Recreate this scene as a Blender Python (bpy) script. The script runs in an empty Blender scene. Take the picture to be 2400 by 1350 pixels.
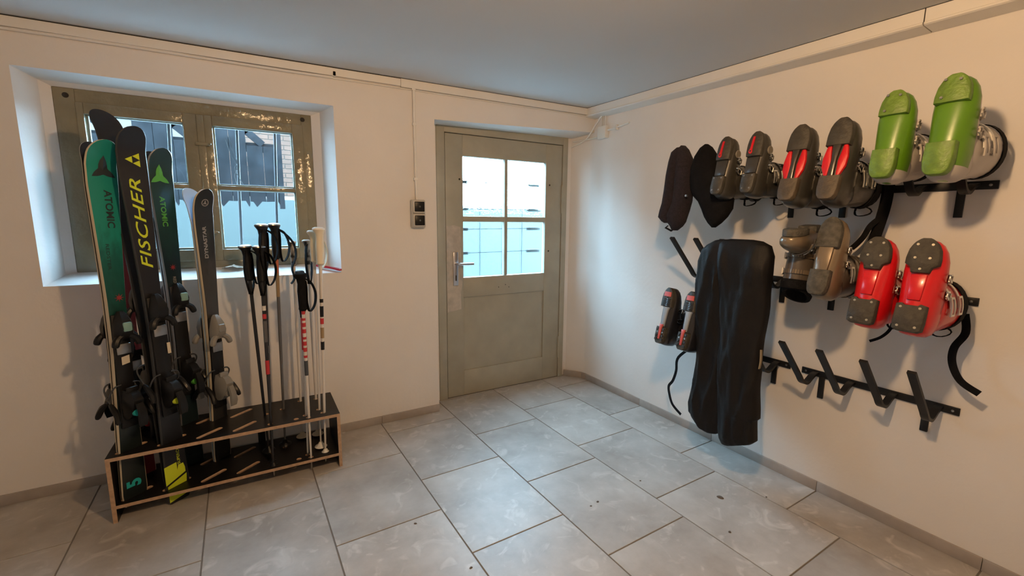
import bpy, bmesh, math, random
from mathutils import Vector, Matrix, noise
random.seed(7)
SC = bpy.context.scene
COL = SC.collection
PI = math.pi

# ------------------------------------------------------------------ camera
# metres; origin at the floor corner of the window wall (y = 0) and the boot-rack wall (x = 0); the room is x < 0, y < 0
cam_d = bpy.data.cameras.new('camera'); cam = bpy.data.objects.new('camera', cam_d); COL.objects.link(cam)
cam_d.sensor_fit = 'HORIZONTAL'; cam_d.sensor_width = 36.0; cam_d.lens = 15.591; cam_d.shift_y = 0.00096
cam_d.clip_start = 0.02; cam_d.clip_end = 200
_r = ((0.865435, -0.500946, 0.008659), (-0.069135, -0.136519, -0.988222), (0.496228, 0.854643, -0.152781))
cam.matrix_world = Matrix(((_r[0][0], -_r[1][0], -_r[2][0], -2.345525),
                           (_r[0][1], -_r[1][1], -_r[2][1], -2.788197),
                           (_r[0][2], -_r[1][2], -_r[2][2], 1.318886), (0, 0, 0, 1)))
SC.camera = cam

# ------------------------------------------------------------------ sky and exposure
SKY = (0.46, 0.74, 1.0); SKY_POWER = 41.0
LAMP_POWER = 640.0; LAMP_COLOR = (1.0, 0.62, 0.31)
world = bpy.data.worlds.new('overcast_sky'); SC.world = world; world.use_nodes = True
bg = world.node_tree.nodes['Background']
bg.inputs[0].default_value = (*SKY, 1); bg.inputs[1].default_value = SKY_POWER
vs = SC.view_settings
vs.view_transform = 'Standard'; vs.look = 'None'; vs.gamma = 1.0; vs.use_curve_mapping = False
vs.exposure = 0.40
try:
    SC.cycles.max_bounces = 8; SC.cycles.diffuse_bounces = 4; SC.cycles.glossy_bounces = 3; SC.cycles.transparent_max_bounces = 12
    SC.cycles.use_adaptive_sampling = True; SC.cycles.adaptive_threshold = 0.03
    SC.cycles.sample_clamp_indirect = 6.0; SC.cycles.use_denoising = True
    SC.cycles.caustics_reflective = False; SC.cycles.caustics_refractive = False
except Exception:
    pass
def portal(name, loc, sx, sy):
    l = bpy.data.lights.new(name, 'AREA'); l.shape = 'RECTANGLE'; l.size = sx; l.size_y = sy
    l.cycles.is_portal = True
    o = bpy.data.objects.new(name, l); COL.objects.link(o); o.location = loc
    o.rotation_euler = (-PI/2, 0, 0)            # faces into the room (-y)
portal('daylight_portal_window', (-2.56, 0.36, 1.48), 1.0, 0.80)
portal('daylight_portal_door', (-0.69, 0.36, 1.33), 0.80, 0.95)

# ------------------------------------------------------------------ materials
MATS = {}
def mat(name, col, rough=0.5, metal=0.0, spec=0.5, var=0.0, vscale=8.0, bump=0.0, bscale=60.0, coat=0.0, col2=None, detail=4.0, rand=0.0):
    if name in MATS: return MATS[name]
    m = bpy.data.materials.new(name); m.use_nodes = True; MATS[name] = m
    nt = m.node_tree; b = nt.nodes['Principled BSDF']
    b.inputs['Base Color'].default_value = (*col, 1); b.inputs['Roughness'].default_value = rough
    b.inputs['Metallic'].default_value = metal; b.inputs['Specular IOR Level'].default_value = spec
    if coat: b.inputs['Coat Weight'].default_value = coat; b.inputs['Coat Roughness'].default_value = 0.12
    if var or bump or rand:
        tc = nt.nodes.new('ShaderNodeTexCoord')
    if var:
        n = nt.nodes.new('ShaderNodeTexNoise'); n.inputs['Scale'].default_value = vscale; n.inputs['Detail'].default_value = detail
        nt.links.new(tc.outputs['Object'], n.inputs['Vector'])
        r = nt.nodes.new('ShaderNodeValToRGB'); nt.links.new(n.outputs['Fac'], r.inputs['Fac'])
        c2 = col2 or tuple(c*(1-var) for c in col)
        r.color_ramp.elements[0].position = 0.32; r.color_ramp.elements[0].color = (*c2, 1)
        r.color_ramp.elements[1].position = 0.68; r.color_ramp.elements[1].color = (*col, 1)
        nt.links.new(r.outputs['Color'], b.inputs['Base Color'])
    if bump:
        n2 = nt.nodes.new('ShaderNodeTexNoise'); n2.inputs['Scale'].default_value = bscale; n2.inputs['Detail'].default_value = 5
        nt.links.new(tc.outputs['Object'], n2.inputs['Vector'])
        bp = nt.nodes.new('ShaderNodeBump'); bp.inputs['Strength'].default_value = bump; bp.inputs['Distance'].default_value = 0.01
        nt.links.new(n2.outputs['Fac'], bp.inputs['Height']); nt.links.new(bp.outputs['Normal'], b.inputs['Normal'])
    return m

def glass_mat(name, tint=(1, 1, 1), wavy=0.0, veil=0.0):
    m = bpy.data.materials.new(name); m.use_nodes = True; MATS[name] = m
    nt = m.node_tree; nt.nodes.clear()
    out = nt.nodes.new('ShaderNodeOutputMaterial'); mix = nt.nodes.new('ShaderNodeMixShader')
    fr = nt.nodes.new('ShaderNodeFresnel'); fr.inputs['IOR'].default_value = 1.45
    tr = nt.nodes.new('ShaderNodeBsdfTransparent'); tr.inputs[0].default_value = (*tint, 1)
    gl = nt.nodes.new('ShaderNodeBsdfGlossy'); gl.inputs['Roughness'].default_value = 0.03
    ge = nt.nodes.new('ShaderNodeNewGeometry'); inv = nt.nodes.new('ShaderNodeMath'); inv.operation = 'SUBTRACT'; inv.inputs[0].default_value = 1.0
    mu = nt.nodes.new('ShaderNodeMath'); mu.operation = 'MULTIPLY'      # reflect at the outer faces only: the pane is thin and the ray passes straight on
    nt.links.new(ge.outputs['Backfacing'], inv.inputs[1]); nt.links.new(inv.outputs[0], mu.inputs[0]); nt.links.new(fr.outputs[0], mu.inputs[1])
    nt.links.new(mu.outputs[0], mix.inputs[0]); nt.links.new(gl.outputs[0], mix.inputs[2])
    if wavy:
        tc = nt.nodes.new('ShaderNodeTexCoord'); mp = nt.nodes.new('ShaderNodeMapping'); mp.inputs['Scale'].default_value = (14, 14, 42)
        ns = nt.nodes.new('ShaderNodeTexNoise'); ns.inputs['Scale'].default_value = 1.0; ns.inputs['Detail'].default_value = 3
        nt.links.new(tc.outputs['Object'], mp.inputs[0]); nt.links.new(mp.outputs[0], ns.inputs['Vector'])
        bp = nt.nodes.new('ShaderNodeBump'); bp.inputs['Strength'].default_value = wavy; bp.inputs['Distance'].default_value = 0.02
        nt.links.new(ns.outputs['Fac'], bp.inputs['Height'])
        rf = nt.nodes.new('ShaderNodeBsdfRefraction'); rf.inputs['IOR'].default_value = 1.12; rf.inputs['Roughness'].default_value = 0.02
        nt.links.new(bp.outputs[0], rf.inputs['Normal']); nt.links.new(bp.outputs[0], gl.inputs['Normal'])
        m2 = nt.nodes.new('ShaderNodeMixShader'); m2.inputs[0].default_value = 0.18
        nt.links.new(tr.outputs[0], m2.inputs[1]); nt.links.new(rf.outputs[0], m2.inputs[2])
        nt.links.new(m2.outputs[0], mix.inputs[1])
    else:
        nt.links.new(tr.outputs[0], mix.inputs[1])
    nt.links.new(mix.outputs[0], out.inputs[0])
    return m

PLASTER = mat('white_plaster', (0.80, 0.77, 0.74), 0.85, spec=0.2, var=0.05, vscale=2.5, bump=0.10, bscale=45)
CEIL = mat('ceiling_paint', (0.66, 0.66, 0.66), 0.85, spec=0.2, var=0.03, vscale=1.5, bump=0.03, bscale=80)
TRIMM = mat('trim_paint', (0.80, 0.78, 0.74), 0.45, var=0.04, vscale=6)
DARKGAP = mat('dark_gap', (0.03, 0.025, 0.02), 0.9)
OLIVE = mat('olive_paint', (0.265, 0.235, 0.155), 0.13, var=0.22, vscale=7, bump=0.55, bscale=20)
DOORP = mat('door_paint', (0.40, 0.375, 0.295), 0.45, var=0.14, vscale=6, bump=0.08, bscale=30)
DOORPATCH = mat('bare_patch', (0.52, 0.46, 0.385), 0.6, var=0.25, vscale=22)
CLEAR = glass_mat('window_glass', (0.80, 0.825, 0.825))
WAVY = glass_mat('textured_glass', (0.86, 0.92, 0.92), wavy=0.55)
PUTTY = mat('pale_putty', (0.66, 0.74, 0.72), 0.6)
STEEL = mat('brushed_steel', (0.62, 0.62, 0.66), 0.28, metal=1.0)
CHROME = mat('worn_chrome', (0.66, 0.64, 0.60), 0.30, metal=1.0)
IRON = mat('dark_iron', (0.045, 0.05, 0.06), 0.5)
BLACKM = mat('black_powder_coat', (0.009, 0.009, 0.010), 0.45, spec=0.3)
BLACKP = mat('black_plastic', (0.009, 0.009, 0.010), 0.36, spec=0.3, bump=0.02, bscale=150)
BLACKG = mat('black_gloss_plastic', (0.012, 0.012, 0.015), 0.15)
BLACKF = mat('black_fabric', (0.008, 0.0075, 0.0085), 0.9, spec=0.15, var=0.35, vscale=40, bump=0.2, bscale=220)
LAM = mat('black_laminate', (0.008, 0.007, 0.007), 0.36, spec=0.25, bump=0.03, bscale=90)
PLY = mat('plywood_edge', (0.50, 0.33, 0.21), 0.7, var=0.25, vscale=60)
WHITEP = mat('white_plastic', (0.78, 0.77, 0.73), 0.4)
CREAM = mat('cream_plastic', (0.74, 0.66, 0.50), 0.45)
GROUT = mat('grout', (0.22, 0.20, 0.18), 0.9)
SKIRT = mat('skirting_tile', (0.40, 0.355, 0.32), 0.5, var=0.2, vscale=9)

def tile_mat():
    m = bpy.data.materials.new('stone_floor_tile'); m.use_nodes = True
    nt = m.node_tree; b = nt.nodes['Principled BSDF']; L = nt.links.new
    tc = nt.nodes.new('ShaderNodeTexCoord'); oi = nt.nodes.new('ShaderNodeObjectInfo')
    mul = nt.nodes.new('ShaderNodeVectorMath'); mul.operation = 'MULTIPLY_ADD'
    cx = nt.nodes.new('ShaderNodeCombineXYZ'); L(oi.outputs['Random'], cx.inputs[0]); L(oi.outputs['Random'], cx.inputs[1])
    mul.inputs[1].default_value = (37, 53, 0); L(cx.outputs[0], mul.inputs[0]); L(tc.outputs['Object'], mul.inputs[2])
    n1 = nt.nodes.new('ShaderNodeTexNoise'); n1.inputs['Scale'].default_value = 3.2; n1.inputs['Detail'].default_value = 7; n1.inputs['Roughness'].default_value = 0.62
    n2 = nt.nodes.new('ShaderNodeTexNoise'); n2.inputs['Scale'].default_value = 9.0; n2.inputs['Detail'].default_value = 6; n2.inputs['Distortion'].default_value = 1.5
    L(mul.outputs[0], n1.inputs['Vector']); L(mul.outputs[0], n2.inputs['Vector'])
    r1 = nt.nodes.new('ShaderNodeValToRGB'); L(n1.outputs['Fac'], r1.inputs[0])
    r1.color_ramp.elements[0].position = 0.33; r1.color_ramp.elements[0].color = (0.335, 0.305, 0.275, 1)
    r1.color_ramp.elements[1].position = 0.66; r1.color_ramp.elements[1].color = (0.50, 0.475, 0.445, 1)
    r2 = nt.nodes.new('ShaderNodeValToRGB'); L(n2.outputs['Fac'], r2.inputs[0])
    r2.color_ramp.elements[0].position = 0.56; r2.color_ramp.elements[0].color = (0, 0, 0, 1)
    r2.color_ramp.elements[1].position = 0.74; r2.color_ramp.elements[1].color = (0.62, 0.62, 0.62, 1)
    mx = nt.nodes.new('ShaderNodeMixRGB'); L(r2.outputs[0], mx.inputs[0]); L(r1.outputs[0], mx.inputs[1]); mx.inputs[2].default_value = (0.66, 0.63, 0.59, 1)
    hs = nt.nodes.new('ShaderNodeHueSaturation'); mr = nt.nodes.new('ShaderNodeMapRange'); L(oi.outputs['Random'], mr.inputs[0])
    mr.inputs[3].default_value = 0.93; mr.inputs[4].default_value = 1.06; L(mr.outputs[0], hs.inputs['Value']); L(mx.outputs[0], hs.inputs['Color'])
    L(hs.outputs[0], b.inputs['Base Color']); b.inputs['Roughness'].default_value = 0.42; b.inputs['Specular IOR Level'].default_value = 0.4
    bp = nt.nodes.new('ShaderNodeBump'); bp.inputs['Strength'].default_value = 0.06; L(n2.outputs['Fac'], bp.inputs['Height']); L(bp.outputs[0], b.inputs['Normal'])
    return m
TILE = tile_mat()

# ------------------------------------------------------------------ mesh helpers
class MB:
    def __init__(s): s.v = []; s.f = []; s.m = []
    def add(s, vs, fs, mi=0):
        o = len(s.v); s.v += [Vector(p) for p in vs]
        s.f += [tuple(i+o for i in f) for f in fs]; s.m += [mi]*len(fs); return s
    def box(s, lo, hi, mi=0, c=0.0, M=None):
        x0, y0, z0 = lo; x1, y1, z1 = hi
        if c <= 0:
            vs = [(x, y, z) for z in (z0, z1) for y in (y0, y1) for x in (x0, x1)]
            fs = [(0, 2, 3, 1), (4, 5, 7, 6), (0, 1, 5, 4), (2, 6, 7, 3), (0, 4, 6, 2), (1, 3, 7, 5)]
        else:
            bm = bmesh.new(); bmesh.ops.create_cube(bm, size=1)
            for v in bm.verts: v.co = Vector(((x0+x1)/2+v.co.x*(x1-x0), (y0+y1)/2+v.co.y*(y1-y0), (z0+z1)/2+v.co.z*(z1-z0)))
            c = min(c, 0.45*min(x1-x0, y1-y0, z1-z0))
            bmesh.ops.bevel(bm, geom=bm.edges[:], offset=c, segments=2, affect='EDGES', profile=0.5)
            bm.verts.index_update()
            vs = [v.co.copy() for v in bm.verts]; fs = [tuple(v.index for v in f.verts) for f in bm.faces]; bm.free()
        if M: vs = [M @ Vector(v) for v in vs]
        return s.add(vs, fs, mi)
    def loft(s, rings, mi=0, cap=True, mis=None, close=True):
        n = len(rings[0]); vs = [p for r in rings for p in r]; o = len(s.v); s.v += [Vector(p) for p in vs]
        for i in range(len(rings)-1):
            for j in range(n if close else n-1):
                k = (j+1) % n
                s.f.append((o+i*n+j, o+i*n+k, o+(i+1)*n+k, o+(i+1)*n+j)); s.m.append(mis[j] if mis else mi)
        if cap:
            s.f.append(tuple(o+j for j in reversed(range(n)))); s.m.append(mi)
            e = o+(len(rings)-1)*n; s.f.append(tuple(e+j for j in range(n))); s.m.append(mi)
        return s
    def tube(s, path, r, n=8, mi=0, cap=True):
        P = [Vector(p) for p in path]; rs = r if isinstance(r, (list, tuple)) else [r]*len(P)
        rings = []; N = None
        for i, p in enumerate(P):
            t = (P[min(i+1, len(P)-1)]-P[max(i-1, 0)]).normalized()
            if N is None: N = t.orthogonal().normalized()
            else: N = (N-t*N.dot(t)).normalized()
            B = t.cross(N)
            rings.append([p+(N*math.cos(a)+B*math.sin(a))*rs[i] for a in [2*PI*k/n for k in range(n)]])
        return s.loft(rings, mi, cap)
    def ribbon(s, path, wdirs, w, t=0.002, mi=0):
        P = [Vector(p) for p in path]; rings = []
        for i, p in enumerate(P):
            tn = (P[min(i+1, len(P)-1)]-P[max(i-1, 0)]).normalized()
            wd = Vector(wdirs[i] if isinstance(wdirs, list) else wdirs); wd = (wd-tn*wd.dot(tn)).normalized(); nn = tn.cross(wd)
            ww = (w[i] if isinstance(w, list) else w)/2
            rings.append([p-wd*ww-nn*t/2, p+wd*ww-nn*t/2, p+wd*ww+nn*t/2, p-wd*ww+nn*t/2])
        return s.loft(rings, mi)
    def prism(s, poly, a, b, axis='z', mi=0, mside=None):
        def pt(u, v, h): return {'z': (u, v, h), 'y': (u, h, v), 'x': (h, u, v)}[axis]
        n = len(poly); vs = [pt(u, v, a) for u, v in poly]+[pt(u, v, b) for u, v in poly]
        o = len(s.v); s.v += [Vector(p) for p in vs]
        s.f += [tuple(o+i for i in reversed(range(n))), tuple(o+n+i for i in range(n))]; s.m += [mi, mi]
        for i in range(n):
            k = (i+1) % n; s.f.append((o+i, o+k, o+n+k, o+n+i)); s.m.append(mi if mside is None else mside)
        return s
    def lathe(s, prof, n=20, mi=0, center=(0, 0, 0), ax='z'):
        rings = []
        for r, h in prof:
            ring = []
            for k in range(n):
                a = 2*PI*k/n; u, v = r*math.cos(a), r*math.sin(a)
                p = {'z': (u, v, h), 'y': (u, h, v), 'x': (h, u, v)}[ax]; ring.append(Vector(p)+Vector(center))
            rings.append(ring)
        return s.loft(rings, mi)

def finish(mesh, smooth=True, angle=38):
    bm = bmesh.new(); bm.from_mesh(mesh); bmesh.ops.recalc_face_normals(bm, faces=bm.faces[:]); bm.to_mesh(mesh); bm.free()
    if smooth:
        mesh.polygons.foreach_set('use_smooth', [True]*len(mesh.polygons))
        mesh.set_sharp_from_angle(angle=math.radians(angle))

def build(name, mb, mats, parent=None, smooth=True, angle=38):
    me = bpy.data.meshes.new(name); me.from_pydata([tuple(v) for v in mb.v], [], mb.f)
    if not isinstance(mats, (list, tuple)): mats = [mats]
    for m in mats: me.materials.append(m)
    if len(mats) > 1: me.polygons.foreach_set('material_index', mb.m)
    finish(me, smooth, angle)
    o = bpy.data.objects.new(name, me); COL.objects.link(o)
    if parent: o.parent = parent
    return o
def tag(o, label=None, cat=None, group=None, kind=None):
    if label: o['label'] = label
    if cat: o['category'] = cat
    if group: o['group'] = group
    if kind: o['kind'] = kind
    return o
def empty(name, M=None):
    o = bpy.data.objects.new(name, None); COL.objects.link(o); o.empty_display_size = 0.05
    if M is not None: o.matrix_world = M
    return o
def inst(name, src, parent=None, loc=(0, 0, 0), rot=(0, 0, 0)):
    o = src.copy(); o.name = name; COL.objects.link(o); o.parent = parent; o.location = loc; o.rotation_euler = rot; return o
def frame(X, Y, Z, T):
    return Matrix(((X[0], Y[0], Z[0], T[0]), (X[1], Y[1], Z[1], T[1]), (X[2], Y[2], Z[2], T[2]), (0, 0, 0, 1)))
def lerp(a, b, t): return a+(b-a)*t
def interp(tab, x):
    if x <= tab[0][0]: return tab[0][1]
    for (a, u), (b, v) in zip(tab, tab[1:]):
        if x <= b: 
            t = (x-a)/(b-a); return u+(v-u)*t
    return tab[-1][1]
def smooth_path(pts, n=6):
    P = [Vector(p) for p in pts]; out = []
    for i in range(len(P)-1):
        p0, p1, p2, p3 = P[max(i-1, 0)], P[i], P[i+1], P[min(i+2, len(P)-1)]
        for k in range(n):
            t = k/n
            out.append(0.5*((2*p1)+(p2-p0)*t+(2*p0-5*p1+4*p2-p3)*t*t+(3*p1-p0-3*p2+p3)*t**3))
    out.append(P[-1]); return out
def text_mb(body, size, shear=0.0, bold=0.0, spacing=1.0, sx=1.0):
    cu = bpy.data.curves.new('lettering', 'FONT'); cu.body = body; cu.size = size; cu.shear = shear; cu.offset = bold; cu.space_character = spacing
    cu.align_x = 'CENTER'; cu.align_y = 'CENTER'; cu.resolution_u = 3
    o = bpy.data.objects.new('lettering', cu); COL.objects.link(o)
    dg = bpy.context.evaluated_depsgraph_get(); me = bpy.data.meshes.new_from_object(o.evaluated_get(dg))
    vs = [(v.co.x*sx, v.co.y) for v in me.vertices]; fs = [tuple(p.vertices) for p in me.polygons]
    bpy.data.objects.remove(o); bpy.data.curves.remove(cu); bpy.data.meshes.remove(me)
    return vs, fs

# ================================================================== the room
XL, YF, ZT = -4.5, -4.5, 2.32
def zc(x, y): return 2.166+0.020*y+0.007*x

# floor: grout bed with single tiles (46 x 58.5 cm, running bond, laid 1.5 degrees off the walls)
fl = build('floor', MB().box((XL, YF, -0.12), (0.1, 0.34, -0.004)), GROUT, smooth=False); tag(fl, kind='structure')
def clip(poly, f):
    out = []
    for i in range(len(poly)):
        a, b = poly[i], poly[(i+1) % len(poly)]; fa, fb = f(a), f(b)
        if fa >= 0: out.append(a)
        if (fa >= 0) != (fb >= 0):
            t = fa/(fa-fb); out.append((lerp(a[0], b[0], t), lerp(a[1], b[1], t)))
    return out
TS, TB, TR = 0.46, 1.27236, 0.02586
offs = {-1: 0.17096, 0: 0.60128, 1: 1.18428, 2: 0.55144, 3: 0.88430, 4: 0.08508, -2: 1.01307}
def grid(u, v): return ((u*math.cos(TR)-v*math.sin(TR)-4.576153)*TS, (u*math.sin(TR)+v*math.cos(TR)-5.378728)*TS)
g = 0.0028/TS
for i in range(-6, 6):
    off = offs.get(i, (0.6*(i % 2)+0.13*(i % 3)) % TB)
    for k in range(-5, 6):
        v0 = off+k*TB
        q = [grid(i+g, v0+g), grid(i+1-g, v0+g), grid(i+1-g, v0+TB-g), grid(i+g, v0+TB-g)]
        for fn in (lambda p: p[0]-XL, lambda p: -p[0]-0.0, lambda p: p[1]-YF):
            if q: q = clip(q, fn)
        if not q: continue
        # the door niche is the only floor beyond the window wall
        if max(p[1] for p in q) > 0:
            if max(p[0] for p in q) > -1.305: q = clip(q, lambda p: 0.21-p[1])
            else: q = clip(q, lambda p: -p[1])
        if len(q) < 3: continue
        cxy = (sum(p[0] for p in q)/len(q), sum(p[1] for p in q)/len(q))
        ar = abs(sum(q[j][0]*q[(j+1) % len(q)][1]-q[(j+1) % len(q)][0]*q[j][1] for j in range(len(q))))/2
        if ar < 0.0008: continue
        mb = MB(); ins = [(lerp(p[0], cxy[0], 0.004), lerp(p[1], cxy[1], 0.004)) for p in q]
        n = len(q)
        mb.loft([[(p[0]-cxy[0], p[1]-cxy[1], -0.004) for p in q], [(p[0]-cxy[0], p[1]-cxy[1], -0.0012) for p in q], [(p[0]-cxy[0], p[1]-cxy[1], 0) for p in ins]])
        t = build('tile', mb, TILE, fl, smooth=False); t.location = (cxy[0], cxy[1], 0)

# ceiling
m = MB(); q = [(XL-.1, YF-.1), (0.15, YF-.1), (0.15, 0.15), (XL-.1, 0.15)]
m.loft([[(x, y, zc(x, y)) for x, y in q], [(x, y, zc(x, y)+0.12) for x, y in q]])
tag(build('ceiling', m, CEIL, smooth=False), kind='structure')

# back wall with window reveal and door niche
WX0, WX1, WZ0, WZ1 = -3.188, -1.905, 1.003, 1.950
m = MB()
T = 0.30
m.box((XL, 0, -0.1), (WX0, T, ZT)); m.box((WX0, 0, -0.1), (WX1, T, WZ0)); m.box((WX0, 0, WZ1), (WX1, T, ZT)); m.box((WX1, 0, -0.1), (-1.305, T, ZT))
# lintel over the niche (its lower arris rises a little towards the corner)
lo = [(-1.305, 0, 1.946), (0.0, 0, 1.998), (0.0, 0.17, 1.972), (0.0, T, 1.972), (-1.305, T, 1.950), (-1.305, 0.17, 1.950)]
m.add(lo+[(x, y, ZT) for x, y, z in lo], [(0, 5, 2, 1), (5, 4, 3, 2), (0, 1, 7, 6), (6, 7, 8, 9, 10, 11), (0, 6, 11, 5), (5, 11, 10, 4), (4, 10, 9, 3), (1, 2, 8, 7), (2, 3, 9, 8)])
# niche wall left of the door frame and the cheek behind it
m.box((-1.305, 0.17, -0.1), (-1.225, T, 1.96))
# splayed window reveal: outer rectangle -> inner rectangle -> frame
def rect(x0, x1, z0, z1, y): return [(x0, y, z0), (x1, y, z0), (x1, y, z1), (x0, y, z1)]
R0 = rect(WX0, WX1, WZ0, WZ1, 0); R1 = [(-3.147, 0.145, 1.038), (-1.960, 0.145, 1.038), (-1.960, 0.145, 1.935), (-3.147, 0.145, 1.935)]
R2 = [(-3.112, 0.172, 1.045), (-2.006, 0.172, 1.045), (-2.006, 0.172, 1.918), (-3.112, 0.172, 1.918)]
R2b = [(-3.112, 0.26, 1.045), (-2.006, 0.26, 1.045), (-2.006, 0.26, 1.918), (-3.112, 0.26, 1.918)]
m.loft([R0, R1, R2, R2b], cap=False)
# outer masonry round the window
for a, b in (((WX0-.02, 0.24, 0.9), (-3.055, 0.36, 2.0)), ((-2.06, 0.24, 0.9), (WX1+.02, 0.36, 2.0)), ((-3.06, 0.24, 0.9), (-2.05, 0.36, 1.10)), ((-3.06, 0.24, 1.865), (-2.05, 0.36, 2.0))): m.box(a, b)
tag(build('wall_back', m, PLASTER, smooth=False), kind='structure')

# right wall: plain face, soft arris, splayed cheek of the door niche
m = MB()
m.prism([(0, YF), (0, 0.012), (-0.003, 0.030), (-0.009, 0.044), (-0.085, 0.175), (-0.135, 0.185), (-0.135, T+.02), (0.2, T+.02), (0.2, YF)], -0.1, ZT)
tag(build('wall_right', m, PLASTER, smooth=True, angle=25), kind='structure')
tag(build('wall_left', MB().box((XL-.2, YF-.2, -0.1), (XL, T, ZT)), PLASTER, smooth=False), kind='structure')
tag(build('wall_front', MB().box((XL, YF-.2, -0.1), (0.2, YF, ZT)), PLASTER, smooth=False), kind='structure')

# skirting: cut tiles
def skirting(name, spans, H=0.0505, t=0.009):
    root = None
    for a, b in spans:
        a, b = Vector((*a, 0)), Vector((*b, 0)); d = (b-a); L = d.length; d.normalize(); nrm = Vector((d.y, -d.x, 0))
        if root is None:
            root = build(name, MB().box((0, 0, 0), (0.002, 0.002, 0.03)), GROUT, smooth=False); tag(root, kind='structure'); root.location = a+nrm*0.003
        mb = MB().box((-L/2+0.001, -t, 0.0), (L/2-0.001, 0.001, H), c=0.0012)
        o = build('tile', mb, SKIRT, root); o.matrix_parent_inverse = Matrix.Translation(-root.location)
        o.matrix_basis = frame(d, -nrm, (0, 0, 1), (a+b)/2)
def chain(pts): return list(zip(pts, pts[1:]))
skirting('baseboard_back', chain([(x, 0) for x in (XL, -4.04, -3.457, -2.872, -2.287, -1.702, -1.305)]))
skirting('baseboard_niche', [((-0.105, 0.172), (-0.009, 0.044)), ((-0.009, 0.044), (0, 0.0))])
skirting('baseboard_right', chain([(0, y) for y in (0.0, -0.614, -1.206, -1.795, -2.380, -2.965, -3.55, -4.135, YF)]))
# caulk line along the top of the skirting
# ceiling trim along the window wall: flat board, thin bead, dark shadow gap above
t1 = empty('trim_1'); tag(t1, kind='structure')
def slab(x0, x1, y0, y1, d0, d1, mi=0, mb=None):
    mb = mb or MB(); q = [(x0, y0), (x1, y0), (x1, y1), (x0, y1)]
    return mb.loft([[(x, y, zc(x, y)-d1) for x, y in q], [(x, y, zc(x, y)-d0) for x, y in q]], mi)
build('board', slab(XL, -1.521, -0.022, 0.0, 0.006, 0.046), TRIMM, t1, smooth=False)
build('board', slab(-1.519, -0.091, -0.022, 0.0, 0.004, 0.050), TRIMM, t1, smooth=False)
build('shadow_gap', slab(XL, -0.09, -0.012, 0.0, 0.0, 0.007), DARKGAP, t1, smooth=False)
# cable along the lower edge of the board, with one clip
cb = MB(); cb.tube([(x, -0.008, zc(x, 0)-0.053-0.002*math.sin(x*5)) for x in [XL+(-1.9-XL)*k/20 for k in range(21)]], 0.007, 8)
build('cable', cb, TRIMM, t1)
cb = MB(); cb.tube([(x, -0.006, zc(x, 0)-0.056) for x in [-1.9+1.8*k/12 for k in range(13)]], 0.004, 6); build('cable', cb, TRIMM, t1)
build('cable_clip', MB().box((-1.904, -0.022, 2.104), (-1.884, 0, 2.132), c=0.003), TRIMM, t1)
# boxed duct along the rack wall
t2 = empty('trim_2'); tag(t2, kind='structure')
def duct(y0, y1):
    mb = MB(); prof = [(-0.002, 0.003), (-0.092, 0.003), (-0.092, 0.050), (-0.097, 0.053), (-0.097, 0.059), (-0.090, 0.063), (-0.002, 0.070)]
    mb.loft([[(x, y, zc(x, y)-d) for x, d in prof] for y in (y0, y1)]); return mb
build('board', duct(-0.001, -1.994), TRIMM, t2, smooth=False)
build('board', duct(-1.998, YF), TRIMM, t2, smooth=False)
build('shadow_gap', slab(-0.088, -0.01, YF, -0.005, 0.0, 0.005), DARKGAP, t2, smooth=False)
build('joint', MB().box((-0.0885, -1.9985, 2.07), (-0.01, -1.9935, 2.122)), DARKGAP, t2, smooth=False)

# ------------------------------------------------------------------ window
w1 = MB()
def ring_frame(mb, x0, x1, z0, z1, wl, wr, wb, wt, y0, y1, c=0.004):
    mb.box((x0, y0, z0), (x0+wl, y1, z1), c=c); mb.box((x1-wr, y0, z0), (x1, y1, z1), c=c)
    mb.box((x0+wl-.001, y0, z0), (x1-wr+.001, y1, z0+wb), c=c); mb.box((x0+wl-.001, y0, z1-wt), (x1-wr+.001, y1, z1), c=c)
ring_frame(w1, -3.112, -2.006, 1.045, 1.918, 0.078, 0.055, 0.040, 0.062, 0.172, 0.25)
win = build('window_1', w1, OLIVE); tag(win, kind='structure')
for x0, x1, gx0, gx1 in ((-3.036, -2.553, -3.008, -2.625), (-2.553, -2.054, -2.497, -2.112)):
    s = MB(); gz0, gz1 = 1.146, 1.806
    ring_frame(s, x0, x1, 1.083, 1.858, gx0-x0, x1-gx1, gz0-1.083, 1.858-gz1, 0.166, 0.212)
    sash = build('sash', s, OLIVE, win)
    s = MB(); s.box((gx0-.002, 0.176, 1.471), (gx1+.002, 0.21, 1.494), c=0.003); build('glazing_bar', s, OLIVE, sash)
    for z0, z1 in ((gz0, 1.472), (1.493, gz1)):
        build('pane', MB().box((gx0-.004, 0.192, z0-.004), (gx1+.004, 0.195, z1+.004)), CLEAR, sash, smooth=False)
        p = MB(); ring_frame(p, gx0-.001, gx1+.001, z0-.001, z1+.001, 0.010, 0.007, 0.012, 0.005, 0.196, 0.212, c=0.002); build('putty_line', p, PUTTY, sash)
build('mullion_cover', MB().box((-2.566, 0.158, 1.085), (-2.532, 0.170, 1.856), c=0.004), OLIVE, win)
for z in (1.706, 1.239):
    k = MB(); k.box((-2.578, 0.150, z-.009), (-2.515, 0.164, z+.009), c=0.003); k.lathe([(0.0, 0.118), (0.006, 0.120), (0.007, 0.130), (0.004, 0.134), (0.004, 0.160)], 12, 0, (-2.512, 0, z), 'y'); build('latch', k, OLIVE, win)
for x, z in ((-3.066, 1.884), (-2.052, 1.889)):
    build('hole', MB().lathe([(0.0, 0.1695), (0.012, 0.1695), (0.013, 0.174), (0.0, 0.176)], 14, 0, (x, 0, z), 'y'), DARKGAP, win)
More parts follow.
